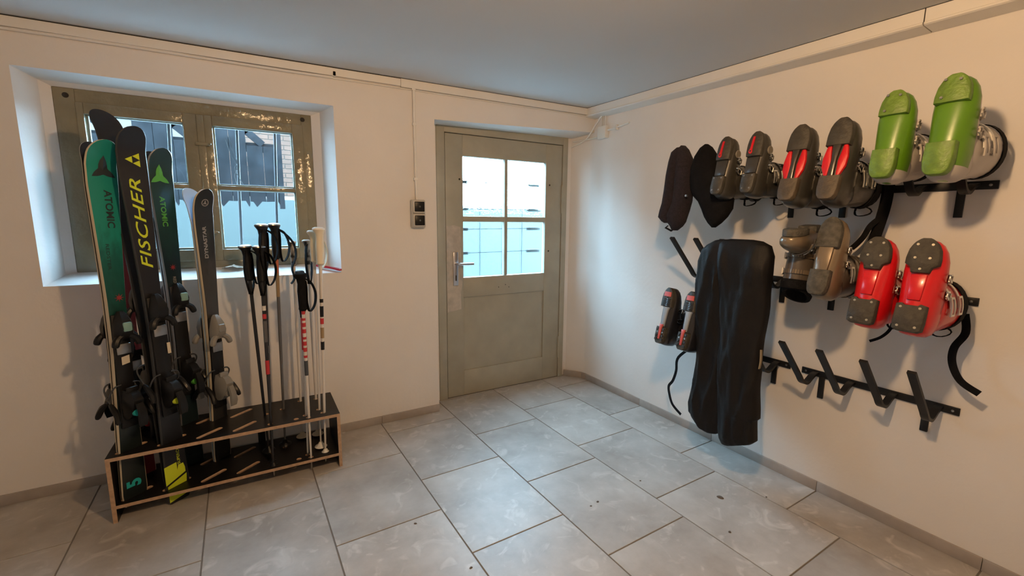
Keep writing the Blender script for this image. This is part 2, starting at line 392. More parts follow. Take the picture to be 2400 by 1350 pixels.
# iron bars outside the window
gr = empty('window_grille', Matrix.Translation((0, 0, 0))); tag(gr, 'dark iron security bars standing outside the window panes', 'grille')
for x0, x1 in ((-2.70, -2.735), (-2.385, -2.413), (-2.190, -2.222), (-2.93, -2.96)):
    b = MB(); b.tube([(x0, 0.33, 1.88), (x1, 0.33, 1.09)], 0.0085, 8); build('bar', b, IRON, gr)

# ------------------------------------------------------------------ door
d1 = MB()
d1.box((-1.236, 0.158, 0.0), (-1.176, 0.24, 1.962), c=0.004); d1.box((-0.176, 0.158, 0.0), (-0.128, 0.24, 1.972), c=0.004); d1.box((-1.18, 0.158, 1.910), (-0.17, 0.24, 1.975), c=0.004)
d1.box((-1.20, 0.205, 0.0), (-1.160, 0.24, 1.94)); d1.box((-0.19, 0.205, 0.0), (-0.150, 0.24, 1.94)); d1.box((-1.2, 0.205, 1.895), (-0.15, 0.24, 1.94))
door = build('door_1', d1, DOORP); tag(door, kind='structure')
LX0, LX1, LZ1 = -1.172, -0.180, 1.906
lf = MB(); Y0, Y1 = 0.164, 0.203
gx = (-1.040, -0.700, -0.673, -0.334); gz = (0.903, 1.306, 1.346, 1.762); pz = (0.198, 0.757)
lf.box((LX0, Y0, 0.006), (gx[0], Y1, LZ1), c=0.003); lf.box((gx[3], Y0, 0.006), (LX1, Y1, LZ1), c=0.003)
lf.box((gx[0]-.001, Y0, gz[3]), (gx[3]+.001, Y1, LZ1), c=0.003); lf.box((gx[0]-.001, Y0, pz[1]), (gx[3]+.001, Y1, gz[0]), c=0.003); lf.box((gx[0]-.001, Y0, 0.006), (gx[3]+.001, Y1, pz[0]), c=0.003)
leaf = build('door_leaf', lf, DOORP, door)
b = MB(); b.box((gx[1], Y0+.004, gz[0]), (gx[2], Y1, gz[3]), c=0.004); build('glazing_bar', b, DOORP, leaf)
for x0, x1 in ((gx[0], gx[1]), (gx[2], gx[3])):
    b = MB(); b.box((x0-.001, Y0+.004, gz[1]), (x1+.001, Y1, gz[2]), c=0.004); build('glazing_bar', b, DOORP, leaf)
for x0, x1 in ((gx[0], gx[1]), (gx[2], gx[3])):
    for z0, z1 in ((gz[0], gz[1]), (gz[2], gz[3])):
        build('pane', MB().box((x0-.004, 0.186, z0-.004), (x1+.004, 0.190, z1+.004)), WAVY, leaf, smooth=False)
b = MB(); b.box((gx[0]-.004, Y0+.012, pz[0]-.004), (gx[3]+.004, Y1-.008, pz[1]+.004)); build('panel', b, DOORP, leaf, smooth=False)
b = MB()   # scraped patch of filler round the lock
pp = [(-1.168, 0.655), (-1.060, 0.672), (-1.062, 0.790), (-1.050, 0.86), (-1.058, 1.05), (-1.062, 1.268), (-1.110, 1.282), (-1.169, 1.276)]
b.prism(pp, Y0-0.0012, Y0+0.001, axis='y'); build('bare_patch', b, DOORPATCH, leaf, smooth=False)
h = empty('door_handle'); h.parent = leaf
h2 = MB(); h2.box((-1.122, Y0-.010, 0.850), (-1.084, Y0, 1.092), c=0.004); build('handle_plate', h2, STEEL, h)
h2 = MB(); h2.tube(smooth_path([(-1.104, Y0-.006, 1.008), (-1.104, Y0-.045, 1.008), (-1.090, Y0-.056, 1.008), (-1.04, Y0-.057, 1.007), (-0.985, Y0-.055, 1.006)], 5), 0.0095, 10); build('lever', h2, STEEL, h)
h2 = MB(); h2.box((-1.107, Y0-.013, 0.885), (-1.099, Y0-.009, 0.925), c=0.002); build('keyhole', h2, DARKGAP, h)
for x, z in ((-1.066, 1.602), (-0.297, 1.596), (-0.296, 1.078), (-0.69, 0.83), (-0.75, 0.815), (-0.66, 0.81)):
    r = 0.007 if x in (-1.066, -0.297, -0.296) else 0.0035
    build('bolt', MB().lathe([(0, Y0-.003), (r*.8, Y0-.003), (r, Y0-.001), (r, Y0+.001)], 10, 0, (x, 0, z), 'y'), DARKGAP, leaf)
for z0, z1 in ((0.17, 0.36), (1.38, 1.60)):
    build('hinge', MB().tube([(-0.178, Y0-.004, z0), (-0.178, Y0-.004, z1)], 0.008, 8), DOORP, door)
build('threshold', MB().box((-1.236, 0.17, -0.003), (-0.128, 0.36, 0.006)), mat('threshold_stone', (0.12, 0.11, 0.10), 0.8), door, smooth=False)
gr = empty('door_grille'); tag(gr, 'thin dark iron grid outside the door panes', 'grille')
for x in (-0.828, -0.630, -0.448):
    build('bar', MB().tube([(x, 0.33, 0.86), (x+.002, 0.33, 1.82)], 0.0045, 6), IRON, gr)
for z in (1.600, 1.402, 1.250, 1.068):
    build('bar', MB().tube([(-1.07, 0.334, z), (-0.30, 0.334, z+.006)], 0.0035, 6), IRON, gr)
    build('fixing_plate', MB().box((-0.99, 0.330, z-.012), (-0.925, 0.338, z+.012), c=0.003), IRON, gr)
    build('fixing_plate', MB().box((-0.40, 0.330, z-.010), (-0.27, 0.338, z+.014), c=0.003), IRON, gr)

# ------------------------------------------------------------------ outside: fence wall, timber balcony, house, snow
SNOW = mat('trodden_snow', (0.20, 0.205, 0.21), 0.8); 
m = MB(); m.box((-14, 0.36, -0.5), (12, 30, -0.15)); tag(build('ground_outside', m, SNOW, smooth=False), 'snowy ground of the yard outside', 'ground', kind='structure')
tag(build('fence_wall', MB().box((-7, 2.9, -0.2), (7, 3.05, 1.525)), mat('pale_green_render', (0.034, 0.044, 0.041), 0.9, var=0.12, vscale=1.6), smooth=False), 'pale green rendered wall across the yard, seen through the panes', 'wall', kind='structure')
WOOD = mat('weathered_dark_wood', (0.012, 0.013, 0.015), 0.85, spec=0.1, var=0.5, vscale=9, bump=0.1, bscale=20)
bal = empty('timber_balcony'); tag(bal, 'weathered dark timber balcony with pointed boards outside the window', 'balcony')
px = -4.0; pw = 0.118; k = 0
hexh = [(-0.5, -0.28), (-0.28, -0.5), (0.28, -0.5), (0.5, -0.28), (0.5, 0.28), (0.28, 0.5), (-0.28, 0.5), (-0.5, 0.28)]
BY = 1.5
while px < -2.20:
    x0, x1 = px+.0015, px+pw-.0015; xm = (x0+x1)/2; k += 1
    zb = 1.455; tail = [(x0, zb), (x0+.02, zb-.002), (xm-.012, zb-.045), (xm+.028, zb+.002), (x1, zb)] if k % 2 else [(x0, zb), (xm, zb+.003), (x1-.03, zb+.004), (x1-.008, zb-.045), (x1, zb-.03)]
    top = 2.35 if k % 4 in (1, 2) else 1.90
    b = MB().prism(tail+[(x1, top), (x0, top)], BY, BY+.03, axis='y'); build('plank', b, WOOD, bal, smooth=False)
    px += pw
for z0, z1 in ((1.50, 1.56), (1.86, 1.925), (2.33, 2.42)):
    build('rail', MB().box((-4.0, BY+.03, z0), (-2.10, BY+.08, z1)), WOOD, bal, smooth=False)
# crossed laths between the upper boards
for xa in (-3.765, -3.293, -2.821, -2.349):
    for s in (1, -1):
        L = [(xa-.12, 1.915 if s > 0 else 2.13), (xa+.12, 2.13 if s > 0 else 1.915)]
        a, c = Vector((L[0][0], BY+.02, L[0][1])), Vector((L[1][0], BY+.02, L[1][1]))
        build('lath', MB().ribbon([a, c], (0, 0, 1), 0.055, 0.02), WOOD, bal, smooth=False)
    build('lath', MB().box((xa-.118, BY, 2.13), (xa+.118, BY+.028, 2.34)), WOOD, bal, smooth=False)
for x in (-2.13,):
    build('post', MB().box((x, BY-.02, 1.40), (x+.035, BY+.10, 2.6)), WOOD, bal, smooth=False)
hs = empty('brick_house', Matrix.Translation((0, 0, 0))); tag(hs, 'orange brick house front beyond the yard, right of the balcony', 'house')
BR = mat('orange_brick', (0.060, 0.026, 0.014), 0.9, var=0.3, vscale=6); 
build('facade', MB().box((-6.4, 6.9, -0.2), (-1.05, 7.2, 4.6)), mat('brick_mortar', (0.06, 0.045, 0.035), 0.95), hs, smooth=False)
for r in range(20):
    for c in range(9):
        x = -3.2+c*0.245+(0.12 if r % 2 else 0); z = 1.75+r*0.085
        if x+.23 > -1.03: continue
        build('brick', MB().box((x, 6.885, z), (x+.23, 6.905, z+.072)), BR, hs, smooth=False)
build('balcony_slab', MB().box((-2.2, 6.5, 1.55), (-1.05, 6.9, 1.72)), SNOW, hs, smooth=False)
# cord hanging outside behind the right-hand sash
cd = MB(); cd.tube(smooth_path([(-2.43, 0.30, 1.79), (-2.415, 0.30, 1.70), (-2.40, 0.30, 1.64), (-2.412, 0.30, 1.60), (-2.395, 0.30, 1.55), (-2.37, 0.30, 1.50)], 5), 0.0018, 6)
cd.tube(smooth_path([(-2.445, 0.305, 1.76), (-2.42, 0.305, 1.66), (-2.40, 0.305, 1.61), (-2.415, 0.305, 1.56), (-2.405, 0.305, 1.50)], 5), 0.0018, 6)
tag(build('cord', cd, mat('grey_cord', (0.06, 0.065, 0.07), 0.7)), 'pale looped cord hanging outside the pane nearest the ski poles', 'cord')

# ------------------------------------------------------------------ ceiling lamp (above and ahead of the camera, out of frame)
LPX, LPY = -1.71, -2.28
def ceiling_lamp():
    z = zc(LPX, LPY); r = empty('ceiling_lamp', Matrix.Translation((LPX, LPY, z))); tag(r, 'white ceiling lamp with a warm glowing glass globe', 'lamp')
    build('base', MB().lathe([(0, 0), (0.055, 0), (0.055, -0.015), (0.03, -0.025), (0.03, -0.04), (0.0, -0.04)], 24), WHITEP, r)
    em = bpy.data.materials.new('warm_globe'); em.use_nodes = True; b = em.node_tree.nodes['Principled BSDF']
    b.inputs['Emission Color'].default_value = (*LAMP_COLOR, 1); b.inputs['Emission Strength'].default_value = LAMP_POWER
    R = 0.045; build('globe', MB().lathe([(max(0.0005, R*math.sin(PI*k/10)), -0.038-R+R*math.cos(PI*k/10)) for k in range(11)], 20), em, r)
ceiling_lamp()

# ------------------------------------------------------------------ switches, conduit, junction box, corner cables
sw = empty('light_switch', Matrix.Translation((-1.4325, 0, 1.355))); tag(sw, 'surface-mounted double light switch with dark rockers on the white wall', 'switch')
b = MB(); b.box((-0.045, -0.034, -0.088), (0.045, 0, 0.088), c=0.008); b.box((-0.040, -0.047, 0.004), (0.042, -0.03, 0.084), c=0.006); b.box((-0.040, -0.047, -0.080), (0.042, -0.03, -0.001), c=0.006)
build('housing', b, mat('grey_white_plastic', (0.52, 0.50, 0.46), 0.45), sw)
for z in (0.0445, -0.041):
    k = build('rocker', MB().box((-0.030, -0.054, z-.031), (0.034, -0.044, z+.031), c=0.006), BLACKP, sw)
    build('symbol', MB().lathe([(0, -0.0555), (0.005, -0.0555), (0.006, -0.054), (0.006, -0.05)], 12, 0, (0.002, 0, z), 'y'), mat('dim_symbol', (0.10, 0.11, 0.11), 0.4), k)
cn = MB(); cn.tube([(-1.440, -0.011, 2.112), (-1.440, -0.011, 1.90), (-1.438, -0.011, 1.60), (-1.436, -0.012, 1.443)], 0.0085, 10)
for z in (2.106, 1.90, 1.57): cn.box((-1.452, -0.020, z-.009), (-1.428, 0, z+.009), c=0.003)
tag(build('cable_conduit', cn, TRIMM), 'white cable conduit running from the ceiling trim down to the light switch', 'conduit')
jb = empty('junction_box', Matrix.Translation((0, -0.122, 1.978))); tag(jb, 'small white junction box on the wall in the ceiling corner', 'junction box')
build('box', MB().box((-0.038, -0.044, -0.045), (0, 0.044, 0.045), c=0.006), WHITEP, jb)
for y in (-0.018, 0.0, 0.018): build('cable', MB().tube([(-0.016, y, 0.040), (-0.016, y, 0.125)], 0.0045, 8), WHITEP, jb)
build('cable', MB().tube([(-0.012, -0.042, 0.01), (-0.012, -0.13, 0.014), (-0.010, -0.26, 0.026)], 0.007, 8), WHITEP, jb)
build('cable_clip', MB().box((-0.024, -0.148, -0.004), (0, -0.134, 0.034), c=0.003), WHITEP, jb)
build('cable', MB().tube(smooth_path([(-0.012, 0.042, -0.018), (-0.010, 0.10, -0.022), (-0.012, 0.15, -0.024), (-0.05, 0.22, -0.03), (-0.085, 0.275, -0.034)], 4), 0.006, 8), WHITEP, jb)
c = MB(); c.tube(smooth_path([(-0.030, -0.115, 2.098), (-0.034, -0.05, 2.04), (-0.036, 0.0, 1.99), (-0.040, 0.045, 1.955), (-0.062, 0.10, 1.925), (-0.098, 0.160, 1.902)], 6), 0.006, 8)
tag(build('cable', c, WHITEP), 'loose white cable slanting from the ceiling duct down towards the door frame', 'cable')

# ------------------------------------------------------------------ ski rack
rk = empty('ski_rack', Matrix.Translation((-2.487, -0.25, 0))); tag(rk, 'low black plywood ski rack with raw edges and slanted slots under the window', 'ski rack')
SLA = math.atan2(0.64, 0.768)
slots = [(-2.882+.145*i, -0.340, 'f') for i in range(4)]+[(-2.899+.145*i, -0.158, 'b') for i in range(4)]
POLES = []   # filled below: (x, y)
holes = [(-2.338, -0.375), (-2.352, -0.235), (-2.275, -0.205), (-2.183, -0.133), (-2.102, -0.143), (-2.164, -0.385), (-2.176, -0.350), (-2.091, -0.358), (-2.106, -0.305), (-2.22, -0.375)]
def shelf(name, x0, x1, z0, z1):
    me = bpy.data.meshes.new(name); mb = MB().box((x0, -0.412, z0), (x1, -0.075, z1)); me.from_pydata([tuple(v) for v in mb.v], [], mb.f)
    o = bpy.data.objects.new(name, me); COL.objects.link(o)
    cut = MB()
    for sx, sy, _ in slots:
        Mx = Matrix.Translation((sx, sy, 0)) @ Matrix.Rotation(SLA, 4, 'Z'); L, W = 0.0615, 0.0125
        ring = [(L*math.copysign(1, math.cos(a))*0.82+W*math.cos(a), W*math.sin(a)) for a in [PI*2*(j+.5)/12 for j in range(12)]]
        cut.loft([[Mx @ Vector((u, v, z)) for u, v in ring] for z in (z0-.02, z1+.02)])
    for hx, hy in holes:
        cut.loft([[(hx+.0125*math.cos(a), hy+.0125*math.sin(a), z) for a in [2*PI*j/12 for j in range(12)]] for z in (z0-.02, z1+.02)])
    c = build('cutter', cut, LAM)
    finish(me, False)
    md = o.modifiers.new('slots', 'BOOLEAN'); md.operation = 'DIFFERENCE'; md.object = c; md.solver = 'EXACT'
    dg = bpy.context.evaluated_depsgraph_get(); nm = bpy.data.meshes.new_from_object(o.evaluated_get(dg))
    bpy.data.objects.remove(o); bpy.data.objects.remove(c); nm.name = name
    nm.materials.clear(); nm.materials.append(LAM); nm.materials.append(PLY)
    for p in nm.polygons: p.material_index = 0 if abs(p.normal.z) > 0.5 else 1
    o = bpy.data.objects.new(name, nm); COL.objects.link(o); o.parent = rk; o.matrix_parent_inverse = Matrix.Translation((2.487, 0.25, 0)); return o
shelf('shelf', -2.959, -2.014, 0.284, 0.300)
shelf('shelf', -2.943, -2.030, 0.064, 0.079)
for x0, x1 in ((-2.959, -2.943), (-2.030, -2.014)):
    b = MB().box((x0, -0.412, 0), (x1, -0.075, 0.284)); b.m = [1 if i in (0, 1, 2, 3) else 0 for i in range(6)]
    o = build('side_panel', b, [LAM, PLY], rk, smooth=False); o.matrix_parent_inverse = Matrix.Translation((2.487, 0.25, 0))
b = MB().box((-2.40, -0.10, 0.079), (-2.365, -0.085, 0.284)); o = build('brace', b, LAM, rk, smooth=False); o.matrix_parent_inverse = Matrix.Translation((2.487, 0.25, 0))

# ------------------------------------------------------------------ skis
EDGE = mat('ski_sidewall', (0.55, 0.47, 0.34), 0.45); EDGEB = mat('ski_sidewall_black', (0.03, 0.03, 0.03), 0.4); BASEK = mat('ski_base_black', (0.012, 0.011, 0.012), 0.5, var=0.3, vscale=12)
BASESKY = mat('ski_base_sky_sheen', (0.45, 0.58, 0.72), 0.25); LIME = mat('lime_print', (0.62, 0.72, 0.03), 0.35); BLKPRINT = mat('black_print', (0.02, 0.03, 0.035), 0.4)  # grey pair's base: the pale blue sky reflection is painted into its colour
GREENPR = mat('green_print', (0.10, 0.42, 0.06), 0.4); SILVERPR = mat('silver_print', (0.34, 0.32, 0.30), 0.4); REDPR = mat('red_print', (0.30, 0.03, 0.04), 0.4); TEALPR = mat('teal_print', (0.02, 0.42, 0.42), 0.4)
METALD = mat('dull_metal', (0.36, 0.36, 0.36), 0.35, metal=0.9); TEALPL = mat('pale_teal_plastic', (0.20, 0.36, 0.33), 0.4); GREYPL = mat('grey_plastic', (0.24, 0.23, 0.21), 0.45); WHITELB = mat('paper_label', (0.62, 0.55, 0.42), 0.7)
def top_mat(name, stops, rough=0.3, noise_amt=0.25, nscale=18):
    m = bpy.data.materials.new(name); m.use_nodes = True; nt = m.node_tree; b = nt.nodes['Principled BSDF']; L = nt.links.new
    tc = nt.nodes.new('ShaderNodeTexCoord'); sp = nt.nodes.new('ShaderNodeSeparateXYZ'); L(tc.outputs['Object'], sp.inputs[0])
    mp = nt.nodes.new('ShaderNodeMapping'); mp.inputs['Scale'].default_value = (3, 1, 1); L(tc.outputs['Object'], mp.inputs[0])
    n = nt.nodes.new('ShaderNodeTexNoise'); n.inputs['Scale'].default_value = nscale; n.inputs['Detail'].default_value = 5; L(mp.outputs[0], n.inputs['Vector'])
    md = nt.nodes.new('ShaderNodeMath'); md.operation = 'MULTIPLY_ADD'; md.inputs[1].default_value = noise_amt; L(n.outputs['Fac'], md.inputs[0]); L(sp.outputs['Z'], md.inputs[2])
    sc = nt.nodes.new('ShaderNodeMath'); sc.operation = 'DIVIDE'; sc.inputs[1].default_value = 2.0; L(md.outputs[0], sc.inputs[0])
    r = nt.nodes.new('ShaderNodeValToRGB'); L(sc.outputs[0], r.inputs[0]); cr = r.color_ramp
    cr.elements[0].position = stops[0][0]/2; cr.elements[0].color = (*stops[0][1], 1); cr.elements[1].position = stops[-1][0]/2; cr.elements[1].color = (*stops[-1][1], 1)
    for p, c in stops[1:-1]: e = cr.elements.new(p/2); e.color = (*c, 1)
    L(r.outputs[0], b.inputs['Base Color']); b.inputs['Roughness'].default_value = rough; b.inputs['Coat Weight'].default_value = 0.12
    return m
TEALTOP = top_mat('teal_topsheet', [(0.0, (.012, .016, .016)), (0.80, (.012, .02, .02)), (1.02, (.008, .06, .05)), (1.24, (.012, .12, .10)), (1.36, (.015, .26, .21)), (2.0, (.018, .28, .225))], 0.28)
BLKTOP = top_mat('black_topsheet', [(0.0, (.007, .007, .009)), (2.0, (.009, .009, .014))], 0.42)
GRNTOP = top_mat('dark_green_topsheet', [(0.0, (.008, .014, .016)), (1.2, (.008, .02, .025)), (1.45, (.010, .05, .040)), (2.0, (.016, .022, .026))], 0.3)
GREYTOP = top_mat('grey_topsheet', [(0.0, (.016, .016, .016)), (0.8, (.028, .025, .022)), (1.25, (.050, .046, .040)), (1.40, (.020, .019, .018)), (2.0, (.013, .013, .013))], 0.3, 0.5, 10)
REDTOP = mat('red_topsheet', (0.22, 0.02, 0.025), 0.35)
SW = Vector((0.768, 0.640, 0)).normalized()

class Ski:
    def __init__(s, root, L, shovel, waist, tail, mats, rocker=0.055, rlen=0.13):
        s.L, s.root = L, root; s.rocker, s.rlen = rocker, rlen
        s.tab = [(0, tail*.40), (0.012, tail*.46), (0.06, tail*.5), (0.45*L, waist*.5), (0.60*L, waist*.53), (0.90*L, shovel*.5), (L-.05, shovel*.485), (L-.025, shovel*.41), (L-.010, shovel*.28), (L-.003, shovel*.15), (L, shovel*.03)]
        zs = sorted(set([0, .012, .03, .06]+[.06+(L-.16)*k/18 for k in range(1, 19)]+[L-.085+.085*math.sin(PI/2*k/9) for k in range(10)]))
        rings = []
        for z in zs:
            h, b, t = max(s.hw(z), .0015), s.base(z), s.th(z); c = min(.004, h*.4)
            rings.append([(-h, b, z), (h, b, z), (h, b+t*.55, z), (h-c, b+t, z), (-h+c, b+t, z), (-h, b+t*.55, z)])
        mb = MB().loft(rings, 0, True, [2, 1, 1, 0, 1, 1])
        s.tt = [(z, s.base(z)+s.th(z)) for z in zs]; s.body = build('ski_body', mb, mats, root, angle=30)
    def hw(s, z): 
        L = s.L
        if z > L-.06:
            u = (z-(L-.06))/.06; return interp(s.tab, L-.06)*math.sqrt(max(0, 1-u*u))**0.9
        return interp(s.tab, z)
    def base(s, z):
        u = max(0, (z-(s.L-s.rlen))/s.rlen); return s.rocker*u*u*1.0+0.0015
    def th(s, z): return 0.0055+0.0105*max(0, math.sin(PI*min(1, max(0, z/s.L))))**1.2
    def top(s, z):
        if hasattr(s, 'tt'): return interp(s.tt, z)      # follow the facets of the mesh so prints lie on it
        return s.base(z)+s.th(z)
    def decal(s, name, vs2, fs, m, t=0.0012, parent=None):
        # vs2: (x, z) on the topsheet
        n = len(vs2); mb = MB()
        vs = [(x, s.top(z)+.0003, z) for x, z in vs2]+[(x, s.top(z)+t, z) for x, z in vs2]
        mb.add(vs, [tuple(reversed(f)) for f in fs]+[tuple(i+n for i in f) for f in fs])
        return build(name, mb, m, parent or s.root, smooth=False)
    def text(s, body, zc_, size, m, up=True, x=0.0, shear=0.0, bold=0.0, sx=1.0, spacing=1.0):
        vs, fs = text_mb(body, size, shear, bold, spacing, sx)
        q = [(x+v, zc_+u) for u, v in vs] if up else [(x-v, zc_-u) for u, v in vs]
        return s.decal('lettering', q, fs, m)

def place(xy, z0, facing, lean=(0, 0)):
    """facing +1: topsheet towards the room; lean: sideways shift (x, y) of the tip per metre"""
    Z = Vector((lean[0], lean[1], 1)).normalized(); X = -SW*facing; X = (X-Z*X.dot(Z)).normalized(); Y = Z.cross(X)
    return frame(X, Y, Z, (xy[0], xy[1], z0))

def brake_arm(mb, side, zb, ski, out=0.062, back=-0.05):
    y = ski.top(zb)
    mb.tube(smooth_path([(side*.022, y+.012, zb+.05), (side*(out-.012), y+.012, zb+.045), (side*out, y+.004, zb+.02), (side*out, y-.035, zb-.035), (side*(out+.004), back, zb-.065)], 4), 0.0035, 6)

def binding(ski, zt, zh, accent, light=None, label=True, brake=0.058, shell=None):
    """zt: toe piece, zh: heel piece (heights along the ski)"""
    r = ski.root; t = ski.top; SH = shell or BLACKP
    p = MB(); p.box((-.031, t(zh)-.001, zh-.13), (.031, t(zh)+.011, zt+.075), c=0.004); build('binding_plate', p, BLACKP, r)
    yb = t(zt)+.010
    # toe piece: housing that narrows to the tip, with two wings opening towards the heel
    tp = MB()
    secs = [(-.030, .030, .022), (-.010, .034, .040), (.020, .033, .047), (.050, .026, .042), (.078, .018, .024), (.090, .010, .012)]
    tp.loft([[(-w, yb, zt+z), (w, yb, zt+z), (w, yb+h*.55, zt+z), (w*.62, yb+h, zt+z), (-w*.62, yb+h, zt+z), (-w, yb+h*.55, zt+z)] for z, w, h in secs])
    toe = build('toe_piece', tp, SH, r)
    for sd in (-1, 1):
        w = MB(); w.tube(smooth_path([(sd*.014, yb+.026, zt-.012), (sd*.036, yb+.030, zt-.030), (sd*.046, yb+.034, zt-.058)], 4), [.013, .013, .013, .013, .014, .014, .014, .013, .009], 8); build('wing', w, SH, toe)
    if light: build('cap', MB().box((-.017, yb+.036, zt+.006), (.017, yb+.050, zt+.046), c=0.008), light, toe)
    build('anti_friction_pad', MB().box((-.026, yb, zt-.098), (.026, yb+.008, zt-.052), c=0.003), METALD, r)
    # heel piece: tower with a long lever and brake
    hb = t(zh)+.010; hp = MB()
    secs = [(-.088, .020, .020), (-.070, .026, .042), (-.030, .029, .066), (.006, .028, .074), (.030, .024, .058), (.044, .020, .030)]
    hp.loft([[(-w, hb, zh+z), (w, hb, zh+z), (w, hb+h*.6, zh+z), (w*.66, hb+h, zh+z), (-w*.66, hb+h, zh+z), (-w, hb+h*.6, zh+z)] for z, w, h in secs])
    heel = build('heel_piece', hp, SH, r)
    lv = MB(); lv.loft([[(-w, y, zh+z), (w, y, zh+z), (w*.8, y+.010, zh+z+.004), (-w*.8, y+.010, zh+z+.004)] for z, w, y in ((-.01, .013, hb+.070), (-.045, .016, hb+.086), (-.085, .019, hb+.090), (-.110, .014, hb+.086))]); build('lever', lv, SH, heel)
    build('badge', MB().lathe([(0, hb+.062), (.016, hb+.062), (.019, hb+.056), (.019, hb+.04)], 14, 0, (0, 0, zh-.050), 'y'), accent, heel)
    build('tread', MB().box((-.022, hb+.028, zh+.036), (.022, hb+.040, zh+.060), c=0.004), SH, heel)
    bk = MB()
    for sd in (-1, 1): brake_arm(bk, sd, zh+.02, ski, brake)
    bk2 = build('brake', bk, IRON, r)
    for sd in (-1, 1):
        e = MB(); e.tube(smooth_path([(sd*brake, ski.top(zh)-.028, zh-.010), (sd*(brake+.003), -.04, zh-.030), (sd*(brake+.004), -.062, zh-.055), (sd*(brake+.010), -.075, zh-.085)], 3), [.007, .009, .011, .012, .012, .012, .012, .012, .011, .007], 8); build('brake_tip', e, BLACKP, bk2)

def star3(cx, cz, s, flip=1):
    """three-pointed mark with hollow sides"""
    pts = []; tips = [(90, 1.0), (212, .78), (328, .78)]
    for i in range(3):
        a0, r0 = math.radians(tips[i][0]), tips[i][1]; a1, r1 = math.radians(tips[(i+1) % 3][0]), tips[(i+1) % 3][1]
        if i == 2: a1 += 2*PI
        for k in range(8):
            u = k/8; a = lerp(a0, a1, u); rr = lerp(r0, r1, u)*(1-.66*math.sin(PI*u)**.8); pts.append((cx+flip*s*rr*math.cos(a), cz+s*rr*math.sin(a)))
    return pts
def fan(poly):
    n = len(poly); c = (sum(p[0] for p in poly)/n, sum(p[1] for p in poly)/n)
    return poly+[c], [(i, (i+1) % n, n) for i in range(n)]
def asterisk(cx, cz, s):
    pts = []
    for k in range(16):
        r = s if k % 2 == 0 else s*.32; a = 2*PI*k/16; pts.append((cx+r*math.cos(a), cz+r*math.sin(a)))
    return fan(pts)

def pair_member(name, label, xy, z0, facing, lean, L, widths, mats, group, rocker=.055, rlen=.13):
    off = SW.cross(Vector((0, 0, 1)))*facing*0.0015     # towards the topsheet side
    o = empty(name, place((xy[0]+off.x, xy[1]+off.y), z0, facing, lean)); tag(o, label, 'ski', group)
    return Ski(o, L, *widths, mats, rocker, rlen)

# teal pair, front slot nearest the rack's end panel
k = pair_member('ski', 'teal alpine ski with black lettering and black binding, topsheet facing the room', (-2.895, -.335), .035, 1, (.018, 0), 1.59, (.112, .070, .102), [TEALTOP, EDGE, BASEK], 'teal pair of skis')
k.decal('logo', *fan(star3(-.003, 1.470, .060)), BLKPRINT); k.text('ATOMIC', 1.315, .036, BLKPRINT, up=False, x=-.010, bold=.0008, sx=1.12)
k.text('REDSTER', 1.12, .016, BLKPRINT, up=False, x=.012, sx=1.7); k.decal('logo', *asterisk(-.010, .945, .019), REDPR)
k.text('5', .10, .075, TEALPR, up=True, x=.0, bold=.003); binding(k, .80, .50, TEALPR, TEALPL); k.decal('label', [(-.018, .66), (.012, .655), (.012, .69), (-.018, .695)], [(0, 1, 2, 3)], WHITELB, t=.014)
k = pair_member('ski', 'partner of the teal ski, turned to the wall with only its black tip showing', (-2.895, -.335), .035, -1, (.018, .0), 1.585, (.112, .070, .102), [BLKTOP, EDGE, BASEK], 'teal pair of skis', .036, .10)
binding(k, .80, .50, BLACKP)
# red pair behind the teal pair
k = pair_member('ski', 'short red ski standing behind the teal skis, its tip just showing', (-2.885, -.160), .03, 1, (.0, 0), 1.33, (.104, .068, .095), [REDTOP, WHITEP, BASEK], 'short red skis behind the teal pair', .03)
binding(k, .68, .38, REDPR, REDPR)
k = pair_member('ski', 'second short red ski, closest to the window behind the teal skis', (-2.885, -.160), .03, -1, (.0, 0), 1.30, (.104, .068, .095), [REDTOP, WHITEP, BASEK], 'short red skis behind the teal pair', .03)
binding(k, .68, .38, REDPR)
# black pair with lime lettering
k = pair_member('ski', 'black alpine ski with tall lime yellow lettering and a lime tail', (-2.735, -.340), .0, 1, (-.020, 0), 1.685, (.113, .070, .104), [BLKTOP, EDGEB, BASEK], 'black pair of skis with lime lettering', .05)
def tri(cx, cz, s): return [(cx+s, cz), (cx-s*.55, cz+s*.80), (cx-s*.55, cz-s*.80)]
c0 = (-.006, 1.555); S3 = .036; T3 = tri(*c0, S3)
A, B, C_ = [Vector(p) for p in T3]; ab, bc, ca = (A+B)/2, (B+C_)/2, (C_+A)/2
for q in ((A, ab, ca), (ab, B, bc), (ca, bc, C_)):
    ctr = (q[0]+q[1]+q[2])/3; k.decal('logo', [tuple(ctr+(p-ctr)*.94) for p in q], [(0, 1, 2)], LIME)
k.text('FISCHER', 1.285, .060, LIME, up=True, x=.002, shear=.30, bold=.0004, sx=1.62, spacing=1.06)
k.decal('tail_print', [(.052, .10), (-.036, .128), (-.036, .15), (-.030, .175), (-.008, .175), (-.002, .15), (-.002, .192), (.052, .19)], [(0, 1, 2, 3, 4, 5, 6, 7)], LIME)
k.decal('tail_print', [(.046, .012), (.046, .092), (-.040, .118), (-.030, .02)], [(0, 1, 2, 3)], LIME)
k.text('SUPERCOMP', .235, .018, LIME, up=True, x=-.013, sx=1.15); binding(k, .90, .56, LIME)
k.decal('label', [(-.032, .715), (-.018, .715), (-.018, .765), (-.032, .765)], [(0, 1, 2, 3)], WHITELB, t=.016)
k = pair_member('ski', 'black ski with a ragged dark tip rising highest, behind the lime-lettered ski', (-2.735, -.340), .06, -1, (-.052, .038), 1.715, (.110, .070, .104), [BLKTOP, EDGEB, BASEK], 'black pair of skis with lime lettering', .075, .20)
